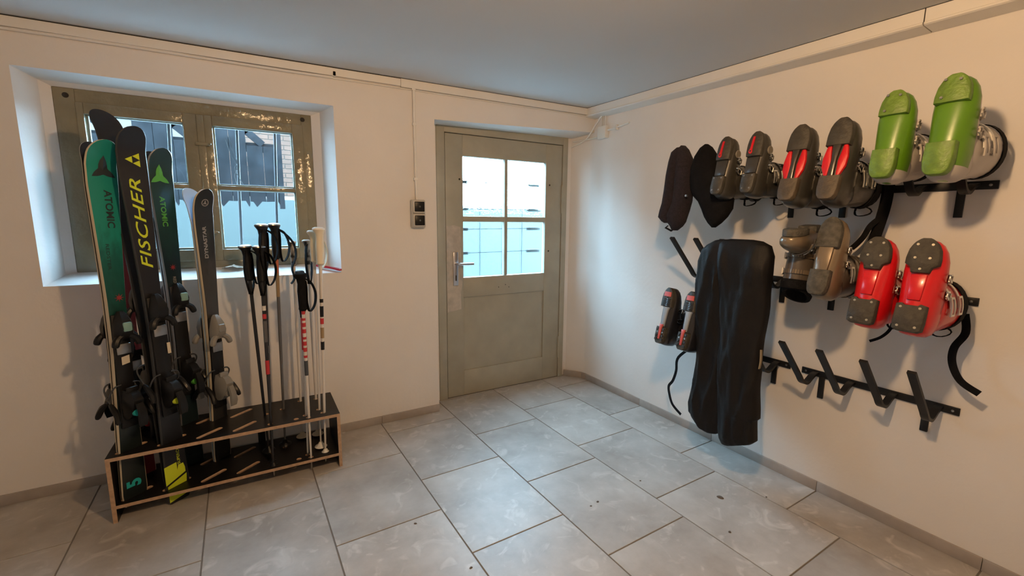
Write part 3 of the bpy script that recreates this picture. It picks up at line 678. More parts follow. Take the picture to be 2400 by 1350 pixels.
binding(k, .88, .54, BLACKP, brake=.066)
# dark green pair
k = pair_member('ski', 'black and dark green ski with green mark, behind the lime-lettered ski', (-2.690, -.150), .02, 1, (-.008, 0), 1.61, (.108, .068, .098), [GRNTOP, METALD, BASEK], 'dark green pair of skis', .04)
k.decal('logo', *fan(star3(.008, 1.480, .058)), GREENPR); k.text('ATOMIC', 1.325, .032, GREENPR, up=False, x=.010, bold=.0006, sx=1.12); k.decal('logo', *asterisk(.0, 1.065, .016), REDPR); k.text('REDSTER', .985, .018, SILVERPR, up=False, x=.0)
binding(k, .90, .56, GREENPR, TEALPL)
k = pair_member('ski', 'second dark green ski, facing the wall behind its partner', (-2.690, -.150), .02, -1, (-.008, 0), 1.60, (.108, .068, .098), [GRNTOP, METALD, BASEK], 'dark green pair of skis', .04)
binding(k, .90, .56, GREENPR)
# short grey pair
k = pair_member('ski', 'short dark grey ski with silver lettering, nearest the ski poles', (-2.568, -.165), .055, 1, (.012, 0), 1.40, (.098, .066, .092), [GREYTOP, EDGE, BASESKY], 'grey pair of skis', .042)
k.text('DYNASTAR', 1.145, .024, SILVERPR, up=True, x=.004, bold=.0006, sx=1.25)
ring = [(.0-.004+.017*math.cos(2*PI*j/18), 1.335+.017*math.sin(2*PI*j/18)) for j in range(18)]+[(-.004+.0135*math.cos(2*PI*j/18), 1.335+.0135*math.sin(2*PI*j/18)) for j in range(18)]
k.decal('logo', ring, [(j, (j+1) % 18, 18+(j+1) % 18, 18+j) for j in range(18)], SILVERPR); k.decal('logo', *fan(star3(-.004, 1.333, .013)), SILVERPR)
k.text('8000', .48, .050, SILVERPR, up=True, x=0, bold=.001); binding(k, .70, .44, GREYPL, GREYPL, shell=GREYPL)
k = pair_member('ski', 'partner of the grey ski showing its base at the tip, pale with painted sky reflection', (-2.568, -.165), .055, -1, (.010, .002), 1.405, (.098, .066, .092), [GREYTOP, EDGE, BASESKY], 'grey pair of skis', .075, .20)
binding(k, .70, .44, GREYPL, shell=GREYPL)

# ------------------------------------------------------------------ ski poles
SHAFT_BLK = mat('black_shaft', (0.016, 0.016, 0.018), 0.3); SHAFT_WHT = mat('white_shaft', (0.66, 0.62, 0.57), 0.35); SHAFT_GRY = mat('grey_shaft', (0.13, 0.125, 0.12), 0.3, metal=0.4); REDP = mat('red_shaft_print', (0.50, 0.03, 0.035), 0.35); GOLDP = mat('tan_shaft_print', (0.32, 0.22, 0.11), 0.4); ORNG = mat('orange_shaft_print', (0.48, 0.13, 0.06), 0.4)
def ski_pole(label, bot, top, shaft, grip, bands=(), strap=None, basket=None, gscale=1.0, strapkind=0, capm=None):
    """bot: tip on the floor of the rack, top: top of the grip (world)"""
    b, t = Vector(bot), Vector(top); Z = (t-b).normalized(); L = (t-b).length
    fw = Vector((-0.75, -0.66, 0)); X = (fw-Z*fw.dot(Z)).normalized(); Y = Z.cross(X)
    r = empty('ski_pole', frame(X, Y, Z, b)); tag(r, label, 'ski pole', 'ski poles in the rack')
    gl = 0.135*gscale; zg = L-gl
    build('shaft', MB().tube([(0, 0, .045), (0, 0, .25), (0, 0, zg*.7), (0, 0, zg+.03)], [.0045, .0062, .0085, .0085], 10), shaft, r)
    build('tip', MB().tube([(0, 0, 0), (0, 0, .012), (0, 0, .05)], [.0015, .004, .0048], 8), METALD, r)
    if basket: build('basket', MB().lathe([(.006, .075), (.010, .072), (.014, .062), (.030, .052), (.032, .048), (.028, .047), (.006, .052)], 18), basket, r)
    for z0, z1, m in bands:
        build('shaft_print', MB().tube([(0, 0, L*z0), (0, 0, L*z1)], [.0092, .0094], 10), m, r)
    gm = grip; s = gscale
    prof = [(0, .010, .010, 0), (.006, .0155, .0145, 0), (.016, .0145, .0135, 0), (.045, .0155, .014, .001), (.075, .0165, .0145, .002), (.100, .0150, .013, .001), (.118, .0175, .0145, .003), (.127, .0235, .018, .006), (.133, .0270, .0200, .007)]
    mb = MB(); mb.loft([[(off+rx*s*math.cos(a), ry*s*math.sin(a), zg+z*s) for a in [2*PI*j/14 for j in range(14)]] for z, rx, ry, off in prof]); g = build('grip', mb, gm, r)
    mb = MB(); mb.loft([[(off+rx*s*math.cos(a), ry*s*math.sin(a), zg+z*s) for a in [2*PI*j/14 for j in range(14)]] for z, rx, ry, off in ((.1325, .0268, .0198, .007), (.138, .0255, .019, .007), (.142, .015, .012, .006))]); build('grip_cap', mb, capm or gm, g)
    for strapkind in (strapkind if isinstance(strapkind, tuple) else (strapkind,)) if strap else ():
        st = MB(); z = L-.022
        if strapkind == 0:    # loop hanging beside the grip
            p = smooth_path([(-.010, .012, z), (-.030, .030, z-.02), (-.046, .040, z-.075), (-.040, .036, z-.135), (-.020, .022, z-.165), (-.012, .016, z-.12), (-.014, .014, z-.05), (-.012, .012, z-.01)], 5)
        elif strapkind == 1:  # wide open loop towards the room's right side
            p = smooth_path([(-.012, 0, z), (-.045, .020, z-.025), (-.075, .042, z-.075), (-.078, .050, z-.14), (-.060, .040, z-.20), (-.066, .046, z-.255), (-.052, .036, z-.285)], 5)
        else:                 # strap lying flat along the shaft, crossing over
            p = smooth_path([(.012, .006, z), (.034, .022, z-.03), (.050, .032, z-.09), (.040, .028, z-.16), (.012, .012, z-.21), (-.020, -.002, z-.17), (-.030, -.006, z-.10), (-.018, .0, z-.03)], 5)
        st.ribbon(p, (X*0+Vector((.35, .9, .1))), .022, .003); build('wrist_strap', st, strap, g)
    return r
ski_pole('black-gripped ski pole with a plain black shaft, left of the two tallest black grips', (-2.343, -.330, .02), (-2.304, -.310, 1.284), SHAFT_BLK, BLACKP, [(.50, .53, SHAFT_GRY)], BLACKF, BLACKP, 1.3, (0, 2), METALD)
ski_pole('black-gripped pole with a grey shaft and an orange and tan band', (-2.275, -.205, .05), (-2.247, -.205, 1.286), SHAFT_GRY, BLACKP, [(.80, .88, ORNG), (.70, .80, GOLDP)], BLACKF, BLACKP, 1.3, (1, 0), METALD)
ski_pole('black pole with a looped strap, lowest left among the poles', (-2.352, -.235, .05), (-2.380, -.285, 1.184), SHAFT_BLK, BLACKP, [], BLACKF, BLACKP, 1.25, (2, 0), METALD)
ski_pole('black ski pole with red and grey bands on its shaft, below the tallest grips', (-2.338, -.375, .02), (-2.322, -.335, 1.182), SHAFT_BLK, BLACKP, [(.735, .755, SHAFT_WHT), (.70, .72, REDP), (.60, .69, SHAFT_GRY), (.46, .52, REDP)], BLACKF, BLACKP, 1.25, (0, 2), METALD)
PATG = mat('patterned_grip', (0.50, 0.45, 0.38), 0.5, var=0.95, vscale=45, col2=(0.015, 0.015, 0.015), detail=0.5)
ski_pole('white pole with black patterned grip, next to the black grips', (-2.183, -.133, .04), (-2.166, -.130, 1.194), SHAFT_WHT, PATG, [], None, CREAM, .95, capm=WHITEP)
ski_pole('white pole with black patterned grip, closest to the reveal edge', (-2.102, -.143, .04), (-2.096, -.140, 1.200), SHAFT_WHT, PATG, [], BLACKF, CREAM, .95, 2, WHITEP)
ski_pole('red and white pole with a black foam grip, shortest in the rack', (-2.164, -.385, .01), (-2.155, -.385, 1.046), SHAFT_WHT, BLACKF, [(.50, .575, IRON)]+[(.59+.031*q, .59+.031*q+(.020 if q % 3 else .012), REDP) for q in range(8)]+[(.84, .865, REDP)], BLACKF, None, 1.35, 0)
ski_pole('slim red and white pole half hidden behind its shorter twin', (-2.176, -.350, .04), (-2.150, -.300, 1.050), SHAFT_WHT, BLACKP, [(.60, .80, REDP)], BLACKF, None, 1.0, 2)
ski_pole('white pole with a cream grip and wide white cap, tallest of the white poles', (-2.091, -.358, .02), (-2.056, -.358, 1.268), SHAFT_WHT, CREAM, [(.70, .715, BLACKP), (.64, .685, BLACKP), (.610, .634, REDP), (.55, .595, GOLDP), (.50, .535, BLACKP)], None, WHITEP, 1.35, capm=WHITEP)
ski_pole('white pole with a slimmer cream grip, directly left of the tallest cream one', (-2.106, -.305, .04), (-2.080, -.300, 1.252), SHAFT_WHT, CREAM, [], CREAM, WHITEP, 1.15, 0, WHITEP)

# ------------------------------------------------------------------ boot racks on the right wall
HOOKS_L = (-1.098, -1.250, -1.400, -1.550); HOOKS_R = (-1.735, -1.887, -2.043, -2.190)
ROWS = ((1.462, 'top'), (1.030, 'middle'), (0.592, 'bottom'))
def rack_parts(root, y0, y1, hooks, stubs):
    b = MB().box((-.008, y0, -.0155), (0, y1, .0155), c=0.0015); build('rail', b, BLACKM, root)
    for y in stubs: build('wall_bracket', MB().box((-.010, y-.0125, -.118), (0, y+.0125, -.012), c=0.0015), BLACKM, root)
    for y in hooks:
        # flat bar prong: out from the rail, a dip, then up at 45 degrees
        p = smooth_path([(-.004, y, .004), (-.045, y, -.004), (-.095, y, -.030), (-.135, y, -.018), (-.165, y, .014)], 4)+[Vector((-.345, y, .203))]
        build('hook', MB().ribbon(p, (0, 1, 0), .026, .012), BLACKM, root, angle=50)
    for y in (y0+.02, y1-.02): build('screw', MB().lathe([(0, -.0105), (.0045, -.0100), (.0055, -.008), (.0055, -.004)], 10, 0, (0, y, 0), 'x'), METALD, root)
for z, nm in ROWS:
    for side, (y0, y1, hk, st) in {'door': (-1.613, -1.035, HOOKS_L, (-1.535, -1.12)), 'camera': (-2.250, -1.668, HOOKS_R, (-2.153, -1.762))}.items():
        r = empty('boot_rack', Matrix.Translation((0, 0, z)))
        tag(r, f'black steel boot rack with four prongs, {nm} row, the one {"nearer the door" if side == "door" else "farther from the door"}', 'boot rack', 'wall boot racks')
        rack_parts(r, y0, y1, hk, st)

# ------------------------------------------------------------------ ski boots
def superring(hw, z0, z1, y, n=24, e=2.3, cx=0.0):
    zc_, hz = (z0+z1)/2, (z1-z0)/2; out = []
    for j in range(n):
        a = 2*PI*j/n; c, s = math.cos(a), math.sin(a)
        ee = e if s < 0 else 2.1
        out.append((cx+hw*math.copysign(abs(c)**(2/ee), c), y, zc_+hz*math.copysign(abs(s)**(2/ee), s)))
    return out
def arc_band(mb, ctr, lean, rx, ry, a0, a1, w, t, off=0.0, n=14, mi=0):
    """band round the cuff: ellipse rx, ry about ctr (local), plane tilted with the leg"""
    ax = Vector((0, math.sin(lean), math.cos(lean))); fy = Vector((0, math.cos(lean), -math.sin(lean)))
    p = [Vector(ctr)+Vector((1, 0, 0))*((rx+off)*math.cos(a))+fy*((ry+off)*math.sin(a)) for a in [lerp(a0, a1, k/n) for k in range(n+1)]]
    mb.ribbon(p, tuple(ax), w, t, mi)
class Boot:
    LEAN = math.radians(13)
    def __init__(s, label, T, U, heel, L, shell, cuffm, padm, group, toe_out=0.0, wid=1.0, linerm=None, cat='ski boot', leg=1.0):
        T, U = Vector(T).normalized(), Vector(U).normalized(); U = (U-T*U.dot(T)).normalized(); X = T.cross(U)
        s.r = empty('ski_boot', frame(X, T, U, heel)); tag(s.r, label, cat, group); s.L = L; k = s.k = L/0.31; s.pad = padm; s.inv = s.r.matrix_world.inverted()
        W = s.W = k*wid
        st = [(-.010, .012, .044, .078), (-.006, .030, .024, .108), (.006, .041, .010, .130), (.030, .0475, .003, .146), (.075, .0510, .001, .150), (.120, .0520, .001, .134), (.165, .0525, .001, .110), (.205, .0530, .002, .094), (.245, .0515, .003, .083), (.275, .0450, .006, .073), (.296, .0345, .010, .063), (.308, .0215, .018, .053), (.313, .009, .026, .044)]
        s.lower = build('shell', MB().loft([superring(w*W, a*k, b*k, y*k, cx=toe_out*max(0, y-.1)) for y, w, a, b in st]), shell, s.r, angle=50)
        # cuff (open tube with wall thickness) and liner standing proud of it
        ax = s.ax = Vector((0, math.sin(s.LEAN), math.cos(s.LEAN))); fy = s.fy = Vector((0, math.cos(s.LEAN), -math.sin(s.LEAN))); s.c0 = Vector((0, .086*k, .070*k))
        def ring(h, rx, ry, tilt=0.0, n=22): return [s.c0+ax*(h*k)+Vector((rx*W*math.cos(a), 0, 0))+fy*(ry*k*math.sin(a))-ax*(tilt*k*math.sin(a)) for a in [2*PI*j/n for j in range(n)]]
        s.ring = ring; H = .195*leg; s.H = H
        cu = [ring(.0, .040, .062), ring(.012, .0520, .082), ring(.05, .0560, .090), ring(.10, .0585, .090), ring(.15*leg, .0600, .087, .008), ring(H, .0620, .086, .022), ring(H+.001, .0585, .082, .022), ring(H-.05, .050, .070, .012), ring(H-.08, .030, .040)]
        s.cuff = build('cuff', MB().loft(cu), cuffm, s.r, angle=50)
        ln = [ring(H-.07, .046, .064, .01), ring(H-.01, .0560, .079, .020), ring(H+.022, .0570, .080, .026), ring(H+.034, .053, .075, .026), ring(H+.030, .040, .060, .026), ring(H-.03, .032, .050), ring(H-.06, .018, .03)]
        s.liner = build('liner', MB().loft(ln), linerm or BLACKF, s.r, angle=60)
    def two_tone(s, m, slope=(.045, .0)):
        me = s.lower.data; me.materials.append(m); n = 24
        for i, p in enumerate(me.polygons):      # upper part of every ring, from the heel forward to the instep
            if i < n*12 and (i % n) in range(0, 12) or i < n*3: p.material_index = 1
    def sole(s, m, inset=1.0):
        """full-length sole plate"""
        return s.pad_poly('sole', s.outline(0.0, .312, inset), -.006, .012, m)
    def outline(s, y0, y1, inset=1.0, n=9):
        tab = [(-.006, .008), (.0, .024), (.012, .033), (.04, .038), (.10, .037), (.15, .036), (.20, .0445), (.245, .0455), (.275, .041), (.296, .031), (.308, .018), (.314, .006)]
        ys = [lerp(y0, y1, 0.5-0.5*math.cos(PI*j/(2*n))) for j in range(2*n+1)]
        a = [(interp(tab, y)*inset*s.W, y*s.k) for y in ys]; return a+[(-x, y) for x, y in reversed(a)]
    def pad_poly(s, name, poly, z0, z1, m, parent=None, c=.003):
        n = len(poly); cx = sum(p[0] for p in poly)/n; cy = sum(p[1] for p in poly)/n
        sh = [(cx+(p[0]-cx)*.93, cy+(p[1]-cy)*.97) for p in poly]
        return build(name, MB().loft([[(x, y, z1*s.k) for x, y in poly], [(x, y, (z0+c)*s.k) for x, y in poly], [(x, y, z0*s.k) for x, y in sh]]), m, parent or s.r, angle=60)
    def toe_pad(s, m=None, y0=.195, narrow=False, z=-.012):
        o = s.outline(y0, .312, .90)
        if narrow:   # tongue towards the arch
            o = [(x, y) for x, y in o if y > (y0+.022)*s.k]; o = [(.022*s.W, y0*s.k), (.026*s.W, (y0+.018)*s.k)]+o+[(-.026*s.W, (y0+.018)*s.k), (-.022*s.W, y0*s.k)]
        s.tp = s.pad_poly('toe_sole', o, z, .014, m or s.pad); return s.tp
    def heel_pad(s, m=None, y1=.082, z=-.012):
        s.hp = s.pad_poly('heel_sole', s.outline(-.003, y1, .94), z, .014, m or s.pad); return s.hp
    def inlay(s, name, poly, m, z, parent=None, up=.0035):
        return s.pad_poly(name, [(x*s.W, y*s.k) for x, y in poly], z-up, z+.004, m, parent, c=.001)
    def screws(s, pts, m, z=-.0125, parent=None):
        for x, y in pts: build('screw', MB().lathe([(0, (z-.0008)*s.k), (.0022, (z-.0008)*s.k), (.0028, z*s.k), (.0042, z*s.k), (.0042, (z+.004)*s.k)], 10, 0, (x*s.W, y*s.k, 0)), m, parent or s.r)
    def buckles(s, m, strapm, side=-1, cuff_h=(.055, .125), lower_y=(.140, .195), big=1.0):
        W, k = s.W, s.k
        for h in cuff_h:      # buckles on the cuff
            mb = MB(); a0, a1 = (PI*.98, PI*.30) if side < 0 else (PI*.02, PI*.70); c = s.c0+s.ax*(h*k)
            arc_band(mb, c, s.LEAN, .0580*W, .090*k, a0, a1, .018*k, .004, .0025); bs = build('buckle_strap', mb, strapm, s.r)
            mb = MB(); a0, a1 = (PI*1.05, PI*.86) if side < 0 else (PI*-.05, PI*.14)
            ax = s.ax
            for dz in (-.011, .011): arc_band(mb, c+ax*(dz*k*big), s.LEAN, .0580*W, .090*k, a0, a1, .006*k*big, .004, .008)
            for aa in (a0, a1): arc_band(mb, c, s.LEAN, .0580*W, .090*k, aa-.04, aa+.04, .026*k*big, .005, .008, 2)
            build('buckle', mb, m, s.r, angle=60)
        for y in lower_y:     # buckles over the instep
            top = interp([(.120, .134), (.165, .110), (.205, .094), (.245, .083)], y)*k; hw = .0525*W
            p = [(-side*.012*W, y*k, top+.004), (side*.018*W, y*k, top-.002), (side*hw*.86, y*k, top*.80), (side*(hw+.003), y*k, top*.55)]
            build('buckle_strap', MB().ribbon(smooth_path(p, 4), (0, 1, 0), .015*k, .004), strapm, s.r)
            mb = MB()
            for dy in (-.010, .010): mb.tube(smooth_path([(side*(hw*.55), y*k+dy*big, top*.97+.004), (side*(hw*.92), y*k+dy*big, top*.80+.004), (side*(hw+.010), y*k+dy*big, top*.52), (side*(hw+.012), y*k+dy*.6, top*.32)], 4), .0028*big, 6)
            for u in (.80, .55): mb.tube([(side*(hw+.004), y*k-.010*big, top*u), (side*(hw+.004), y*k+.010*big, top*u)], .0026*big, 6)
            build('buckle', mb, m, s.r, angle=60)
    def power_strap(s, m=None, h=.178, w=.040):
        mb = MB(); arc_band(mb, s.c0+s.ax*(h*s.k), s.LEAN, .0610*s.W, .0870*s.k, 0, 2*PI, w*s.k, .003, .003, 28); return build('power_strap', mb, m or BLACKF, s.r)
    def hang(s, name, pts, width, wd, m=None, t=.0025, n=6):
        """strap given by world points"""
        p = [s.inv @ Vector(q) for q in smooth_path(pts, n)]; R = s.inv.to_3x3()
        ws = [R @ Vector(w) for w in wd] if isinstance(wd, list) else tuple(R @ Vector(wd))
        return build(name, MB().ribbon(p, ws, width, t), m or BLACKF, s.r)
    def pull_loop(s, m=None):
        k = s.k; c = s.c0+s.ax*((s.H+.022)*k)
        p = [c+Vector((.030*math.cos(a), 0, 0))-s.fy*(.080*k+.0)-s.fy*(.020*(1+math.sin(a)))+s.ax*(.014*math.cos(2*a)) for a in [2*PI*j/16 for j in range(17)]]
        build('pull_loop', MB().ribbon(p, tuple(s.ax), .010, .003), m or BLACKF, s.r)

TH = math.radians(15)
def hang_frame(th=TH, yaw=0.0):
    T = Vector((math.sin(th), 0, math.cos(th))); U = Vector((math.cos(th), 0, -math.sin(th)))
    Rz = Matrix.Rotation(yaw, 3, 'Z'); return Rz @ T, Rz @ U
RED = mat('red_shell', (0.62, 0.008, 0.013), 0.28, spec=0.5, coat=0.3); REDIN = mat('red_inlay', (0.64, 0.010, 0.016), 0.42); DKPAD = mat('dark_rubber_sole', (0.060, 0.053, 0.040), 0.7, var=0.45, vscale=38, bump=0.35, bscale=90)
GRYSH = mat('charcoal_shell', (0.040, 0.037, 0.031), 0.33, coat=0.2); GRYPAD = mat('grey_rubber_sole', (0.058, 0.052, 0.040), 0.6, var=0.4, vscale=34, bump=0.3, bscale=80); BRNPAD = mat('worn_brown_sole', (0.10, 0.075, 0.048), 0.6, var=0.4, vscale=30, bump=0.3, bscale=80)
GREEN = mat('green_shell', (0.11, 0.26, 0.012), 0.30, coat=0.25, var=0.12, vscale=14); GREEN2 = mat('worn_green_sole', (0.155, 0.275, 0.035), 0.45, var=0.3, vscale=50, bump=0.25, bscale=90); WHTCUFF = mat('white_cuff', (0.50, 0.46, 0.42), 0.38, var=0.12, vscale=10)
BLKSH = mat('black_shell', (0.014, 0.014, 0.018), 0.28, coat=0.4); PINK = mat('coral_inlay', (0.62, 0.11, 0.10), 0.45); PALEGR = mat('pale_grey_inlay', (0.34, 0.38, 0.42), 0.3)
TAUPE = mat('taupe_shell', (0.21, 0.16, 0.105), 0.30, metal=0.25, coat=0.4); TAUPED = mat('dark_taupe_shell', (0.10, 0.080, 0.062), 0.32, coat=0.3); TPAD = mat('grey_grit_sole', (0.10, 0.092, 0.075), 0.8, var=0.5, vscale=60, bump=0.4, bscale=110)
BRASSY = mat('screw_metal', (0.72, 0.66, 0.52), 0.3, metal=1.0)

# small charcoal pair with red toe inlay (top row)
for i, (y, lab) in enumerate(((-1.405, 'small charcoal ski boot with thin red toe inlay, beside the black cap'), (-1.556, 'small charcoal ski boot with thin red toe inlay, beside the red-panelled boots'))):
    T, U = hang_frame(math.radians(13))
    b = Boot(lab, T, U, (-.425, y, 1.452), .272, GRYSH, GRYSH, GRYPAD, 'small charcoal boots with red toe inlay', wid=.98)
    b.toe_pad(y0=.185); b.heel_pad(y1=.095); b.inlay('sole_plate', [(-.030, .10), (.030, .10), (.034, .18), (-.034, .18)], GRYSH, -.001)
    b.inlay('red_inlay', [(.006, .204), (.013, .196), (.022, .200), (.026, .210), (.020, .222), (.014, .285), (.004, .285), (.008, .222)], REDIN, -.0125, b.tp); b.screws([(.0155, .210)], GRYPAD, -.0165, b.tp)
    b.screws([(-.022, .085), (.022, .085), (-.02, .02), (.02, .02)], METALD, parent=b.hp)
    b.buckles(CHROME, BLACKP, -1); b.power_strap(); b.pull_loop()
    build('rivet', MB().lathe([(.012, 0), (.017, 0), (.019, .003), (.017, .007), (.012, .007), (.011, .003)], 18, 0, (-.056*b.W, .225*b.k, .044*b.k), 'x'), mat('grey_ring', (0.20, 0.18, 0.15), 0.5), b.r)
# larger charcoal pair with red side panels (top row)
for i, (y, lab) in enumerate(((-1.735, 'charcoal ski boot with big red sole panels, next to the small charcoal boots'), (-1.885, 'charcoal ski boot with big red sole panels, next to the green boots'))):
    T, U = hang_frame(math.radians(15))
    b = Boot(lab, T, U, (-.430, y, 1.412), .315, GRYSH, GRYSH, GRYPAD, 'charcoal boots with red side panels')
    b.toe_pad(y0=.205); b.heel_pad(BRNPAD, y1=.088)
    b.inlay('arch_rib', [(-.010, .07), (.010, .07), (.008, .15), (.014, .21), (-.014, .21), (-.008, .15)], GRYSH, -.004, up=.006)
    for sx in (-1, 1): b.inlay('red_panel', [(sx*.016, .078), (sx*.024, .085), (sx*.040, .125), (sx*.0415, .160), (sx*.036, .195), (sx*.024, .235), (sx*.020, .20), (sx*.012, .145)], REDIN, .004, up=.007)
    b.buckles(CHROME, BLACKP, -1); b.power_strap(); b.pull_loop()
    if i == 1:
        b.hang('hanging_strap', [(-.09, -1.955, 1.50), (-.07, -1.945, 1.40), (-.055, -1.925, 1.30), (-.05, -1.905, 1.20), (-.045, -1.895, 1.135)], .042, (0, 1, 0))
        b.hang('strap_loop', [(-.055, -1.930, 1.345), (-.075, -1.905, 1.31), (-.08, -1.885, 1.26), (-.075, -1.850, 1.215), (-.070, -1.820, 1.195)], .022, (0, .5, .9))
# green pair with white cuffs (top row)
for i, (y, lab, zh, L, yaw) in enumerate(((-2.043, 'ski boot with green sole and white cuff, nearer the charcoal boots', 1.482, .300, .0), (-2.192, 'ski boot with green sole and white cuff, at the open end of the top rack', 1.480, .318, -.05))):
    T, U = hang_frame(math.radians(9), yaw)
    b = Boot(lab, T, U, (-.405, y, zh), L, GREEN, WHTCUFF, GREEN2, 'green-soled boots', wid=1.05)
    b.toe_pad(GREEN2, y0=.225, z=-.009); b.heel_pad(GREEN2, y1=.100, z=-.016); b.screws([(-.015, .29), (.02, .295), (.016, .088), (-.018, .086), (.022, .240)], METALD, -.0150)
    b.two_tone(WHTCUFF, (.030, .16)); b.buckles(WHTCUFF, WHITEP, -1, big=1.2); b.power_strap(h=.205, w=.03)
# taupe pair (middle row)
b = Boot('taupe ski boot turned sideways with its toe sole facing up, beside the hanging trousers', (-.97, -.19, -.07), (-.12, .0, -.99), (-.155, -1.722, 1.300), .312, TAUPE, TAUPED, TPAD, 'taupe boots')
b.toe_pad(y0=.200); b.heel_pad(y1=.09); b.buckles(CHROME, TAUPE, 1); b.buckles(CHROME, TAUPED, -1, lower_y=()); b.power_strap(); b.pull_loop()
T, U = hang_frame(math.radians(16), .05)
b = Boot('taupe ski boot with gritty grey sole pads facing the room, beside the red boots', T, U, (-.430, -1.890, 1.040), .312, TAUPE, TAUPED, TPAD, 'taupe boots')
b.toe_pad(y0=.190); b.heel_pad(y1=.098, z=-.016); b.inlay('arch_rib', [(-.020, .09), (.020, .09), (.026, .20), (-.026, .20)], TAUPE, -.002, up=.006); b.buckles(CHROME, TAUPED, -1); b.power_strap(TAUPED)
# red pair (middle row)
for i, (y, lab) in enumerate(((-2.045, 'glossy red ski boot with dark sole pads, beside the taupe boots'), (-2.182, 'glossy red ski boot with dark sole pads, at the open end of the middle rack'))):
    T, U = hang_frame(math.radians(14))
    b = Boot(lab, T, U, (-.425, y, .955), .322, RED, RED, DKPAD, 'red boots', wid=1.06)
    b.toe_pad(y0=.196, narrow=True); 
    hp = [(-.036, .004), (-.024, -.003), (.024, -.003), (.036, .004), (.038, .03), (.037, .088), (.024, .092), (.018, .086), (-.018, .086), (-.024, .092), (-.037, .088), (-.038, .03)]
    b.hp = b.pad_poly('heel_sole', [(x*b.W, y*b.k) for x, y in hp], -.012, .014, DKPAD)
    b.screws([(-.024, .078), (.024, .078), (-.022, .014), (.022, .014)], BRASSY, parent=b.hp); b.screws([(.0, .208), (-.018, .245), (.018, .245), (-.018, .29), (.018, .29)], BRASSY, parent=b.tp)
    b.inlay('arch_rib', [(-.016, .105), (.016, .105), (.020, .19), (-.020, .19)], RED, .001, up=.006)
    b.buckles(CHROME, CHROME if i else RED, -1, big=1.25); b.power_strap(); b.pull_loop()
    if i: b.hang('hanging_strap', [(-.075, -2.235, .99), (-.075, -2.245, .92), (-.09, -2.225, .86), (-.095, -2.228, .80), (-.095, -2.258, .74), (-.095, -2.312, .708)], .024, [(0, .9, -.3)]*31, t=.003)
    else: b.hang('hanging_strap', [(-.14, -2.050, .955), (-.145, -2.045, .90), (-.15, -2.02, .86), (-.155, -1.985, .835)], .011, (0, .8, .5))
# black pair with coral inlays (bottom row, nearest the door)
for i, (y, lab) in enumerate(((-1.100, 'black ski boot with coral sole inlays, nearest the door'), (-1.250, 'black ski boot with coral sole inlays, half hidden behind the trousers'))):
    T, U = hang_frame(math.radians(13))
    b = Boot(lab, T, U, (-.400, y, .642), .315, BLKSH, BLKSH, BLKSH, 'black boots with coral inlays', wid=.88)
    b.toe_pad(DKPAD, y0=.205); b.heel_pad(DKPAD, y1=.090)
    b.inlay('coral_strip', [(-.026, .262), (.026, .262), (.024, .288), (-.024, .288)], PINK, -.0125, b.tp)
    for j in range(5): b.inlay('tread', [(-.028, .210+j*.009), (.028, .210+j*.009), (.028, .2145+j*.009), (-.028, .2145+j*.009)], BLKSH, -.0125, b.tp)
    b.inlay('arch_plate', [(-.012, .095), (.012, .095), (.018, .19), (.026, .205), (-.026, .205), (-.018, .19)], PALEGR, .001, up=.007)
    b.inlay('coral_strip', [(-.006, .022), (.006, .022), (.010, .085), (.013, .105), (-.013, .105), (-.010, .085)], PINK, -.0125, b.hp)
    for sx in (-1, 1):
        for yy in (.018, .038, .075): b.inlay('tread', [(sx*.016, yy), (sx*.030, yy-.004), (sx*.030, yy+.008), (sx*.016, yy+.010)], BLKSH, -.0125, b.hp)
    b.screws([(-.020, .060), (.020, .060)], METALD, -.0135, b.hp); b.buckles(BLACKG, BLACKP, -1); b.power_strap()
    if i == 0: b.hang('hanging_strap', [(-.12, -1.13, .60), (-.12, -1.015, .49), (-.12, -1.005, .40), (-.12, -.985, .33), (-.12, -.957, .285), (-.12, -.965, .235), (-.12, -.995, .175), (-.12, -1.062, .134)], .017, (0, .9, .2))

# ------------------------------------------------------------------ hats and trousers on the hooks
KNIT = mat('dark_plum_knit', (0.020, 0.014, 0.021), 0.95, var=0.4, vscale=70, bump=0.6, bscale=160)
# knitted beanie, folded lengthwise over the first prong: a thick bent sheet, open towards the door
def knit_lobe(rows, xc, parent=None, name='knit_beanie', N=44):
    rings = []
    for z, ya, yb, dep in rows:
        yc, hy = (ya+yb)/2, (ya-yb)/2
        rings.append([(xc+dep*math.sin(a)*(1+.05*(j % 2)), yc+hy*math.cos(a)*(1+.03*(j % 2))+.003*math.sin(z*160), z) for j, a in enumerate([2*PI*j/N for j in range(N)])])
    return build(name, MB().loft(rings), KNIT, parent, angle=70)
bn = knit_lobe([(1.722, -1.108, -1.118, .018), (1.700, -1.085, -1.146, .034), (1.650, -1.082, -1.170, .046), (1.590, -1.086, -1.180, .050), (1.500, -1.090, -1.184, .052), (1.430, -1.085, -1.182, .052), (1.385, -1.060, -1.174, .052), (1.350, -1.040, -1.164, .050), (1.318, -1.050, -1.152, .044), (1.295, -1.070, -1.136, .034), (1.272, -1.082, -1.110, .018)], -.322)
tag(bn, 'dark plum ribbed knit beanie folded over the rack prong nearest the door', 'hat')
knit_lobe([(1.712, -1.088, -1.118, .016), (1.690, -1.062, -1.116, .030), (1.640, -1.048, -1.112, .040), (1.570, -1.040, -1.106, .043), (1.490, -1.032, -1.102, .044), (1.420, -1.026, -1.096, .044), (1.378, -1.010, -1.088, .043), (1.345, -1.006, -1.070, .042), (1.322, -1.020, -1.080, .032), (1.312, -1.040, -1.075, .018)], -.338, bn, 'brim')
build('pull_tab', MB().ribbon([(-.34, -1.062, 1.298), (-.345, -1.050, 1.286), (-.34, -1.090, 1.268)], (1, 0, .3), .014, .003), BLACKF, bn)
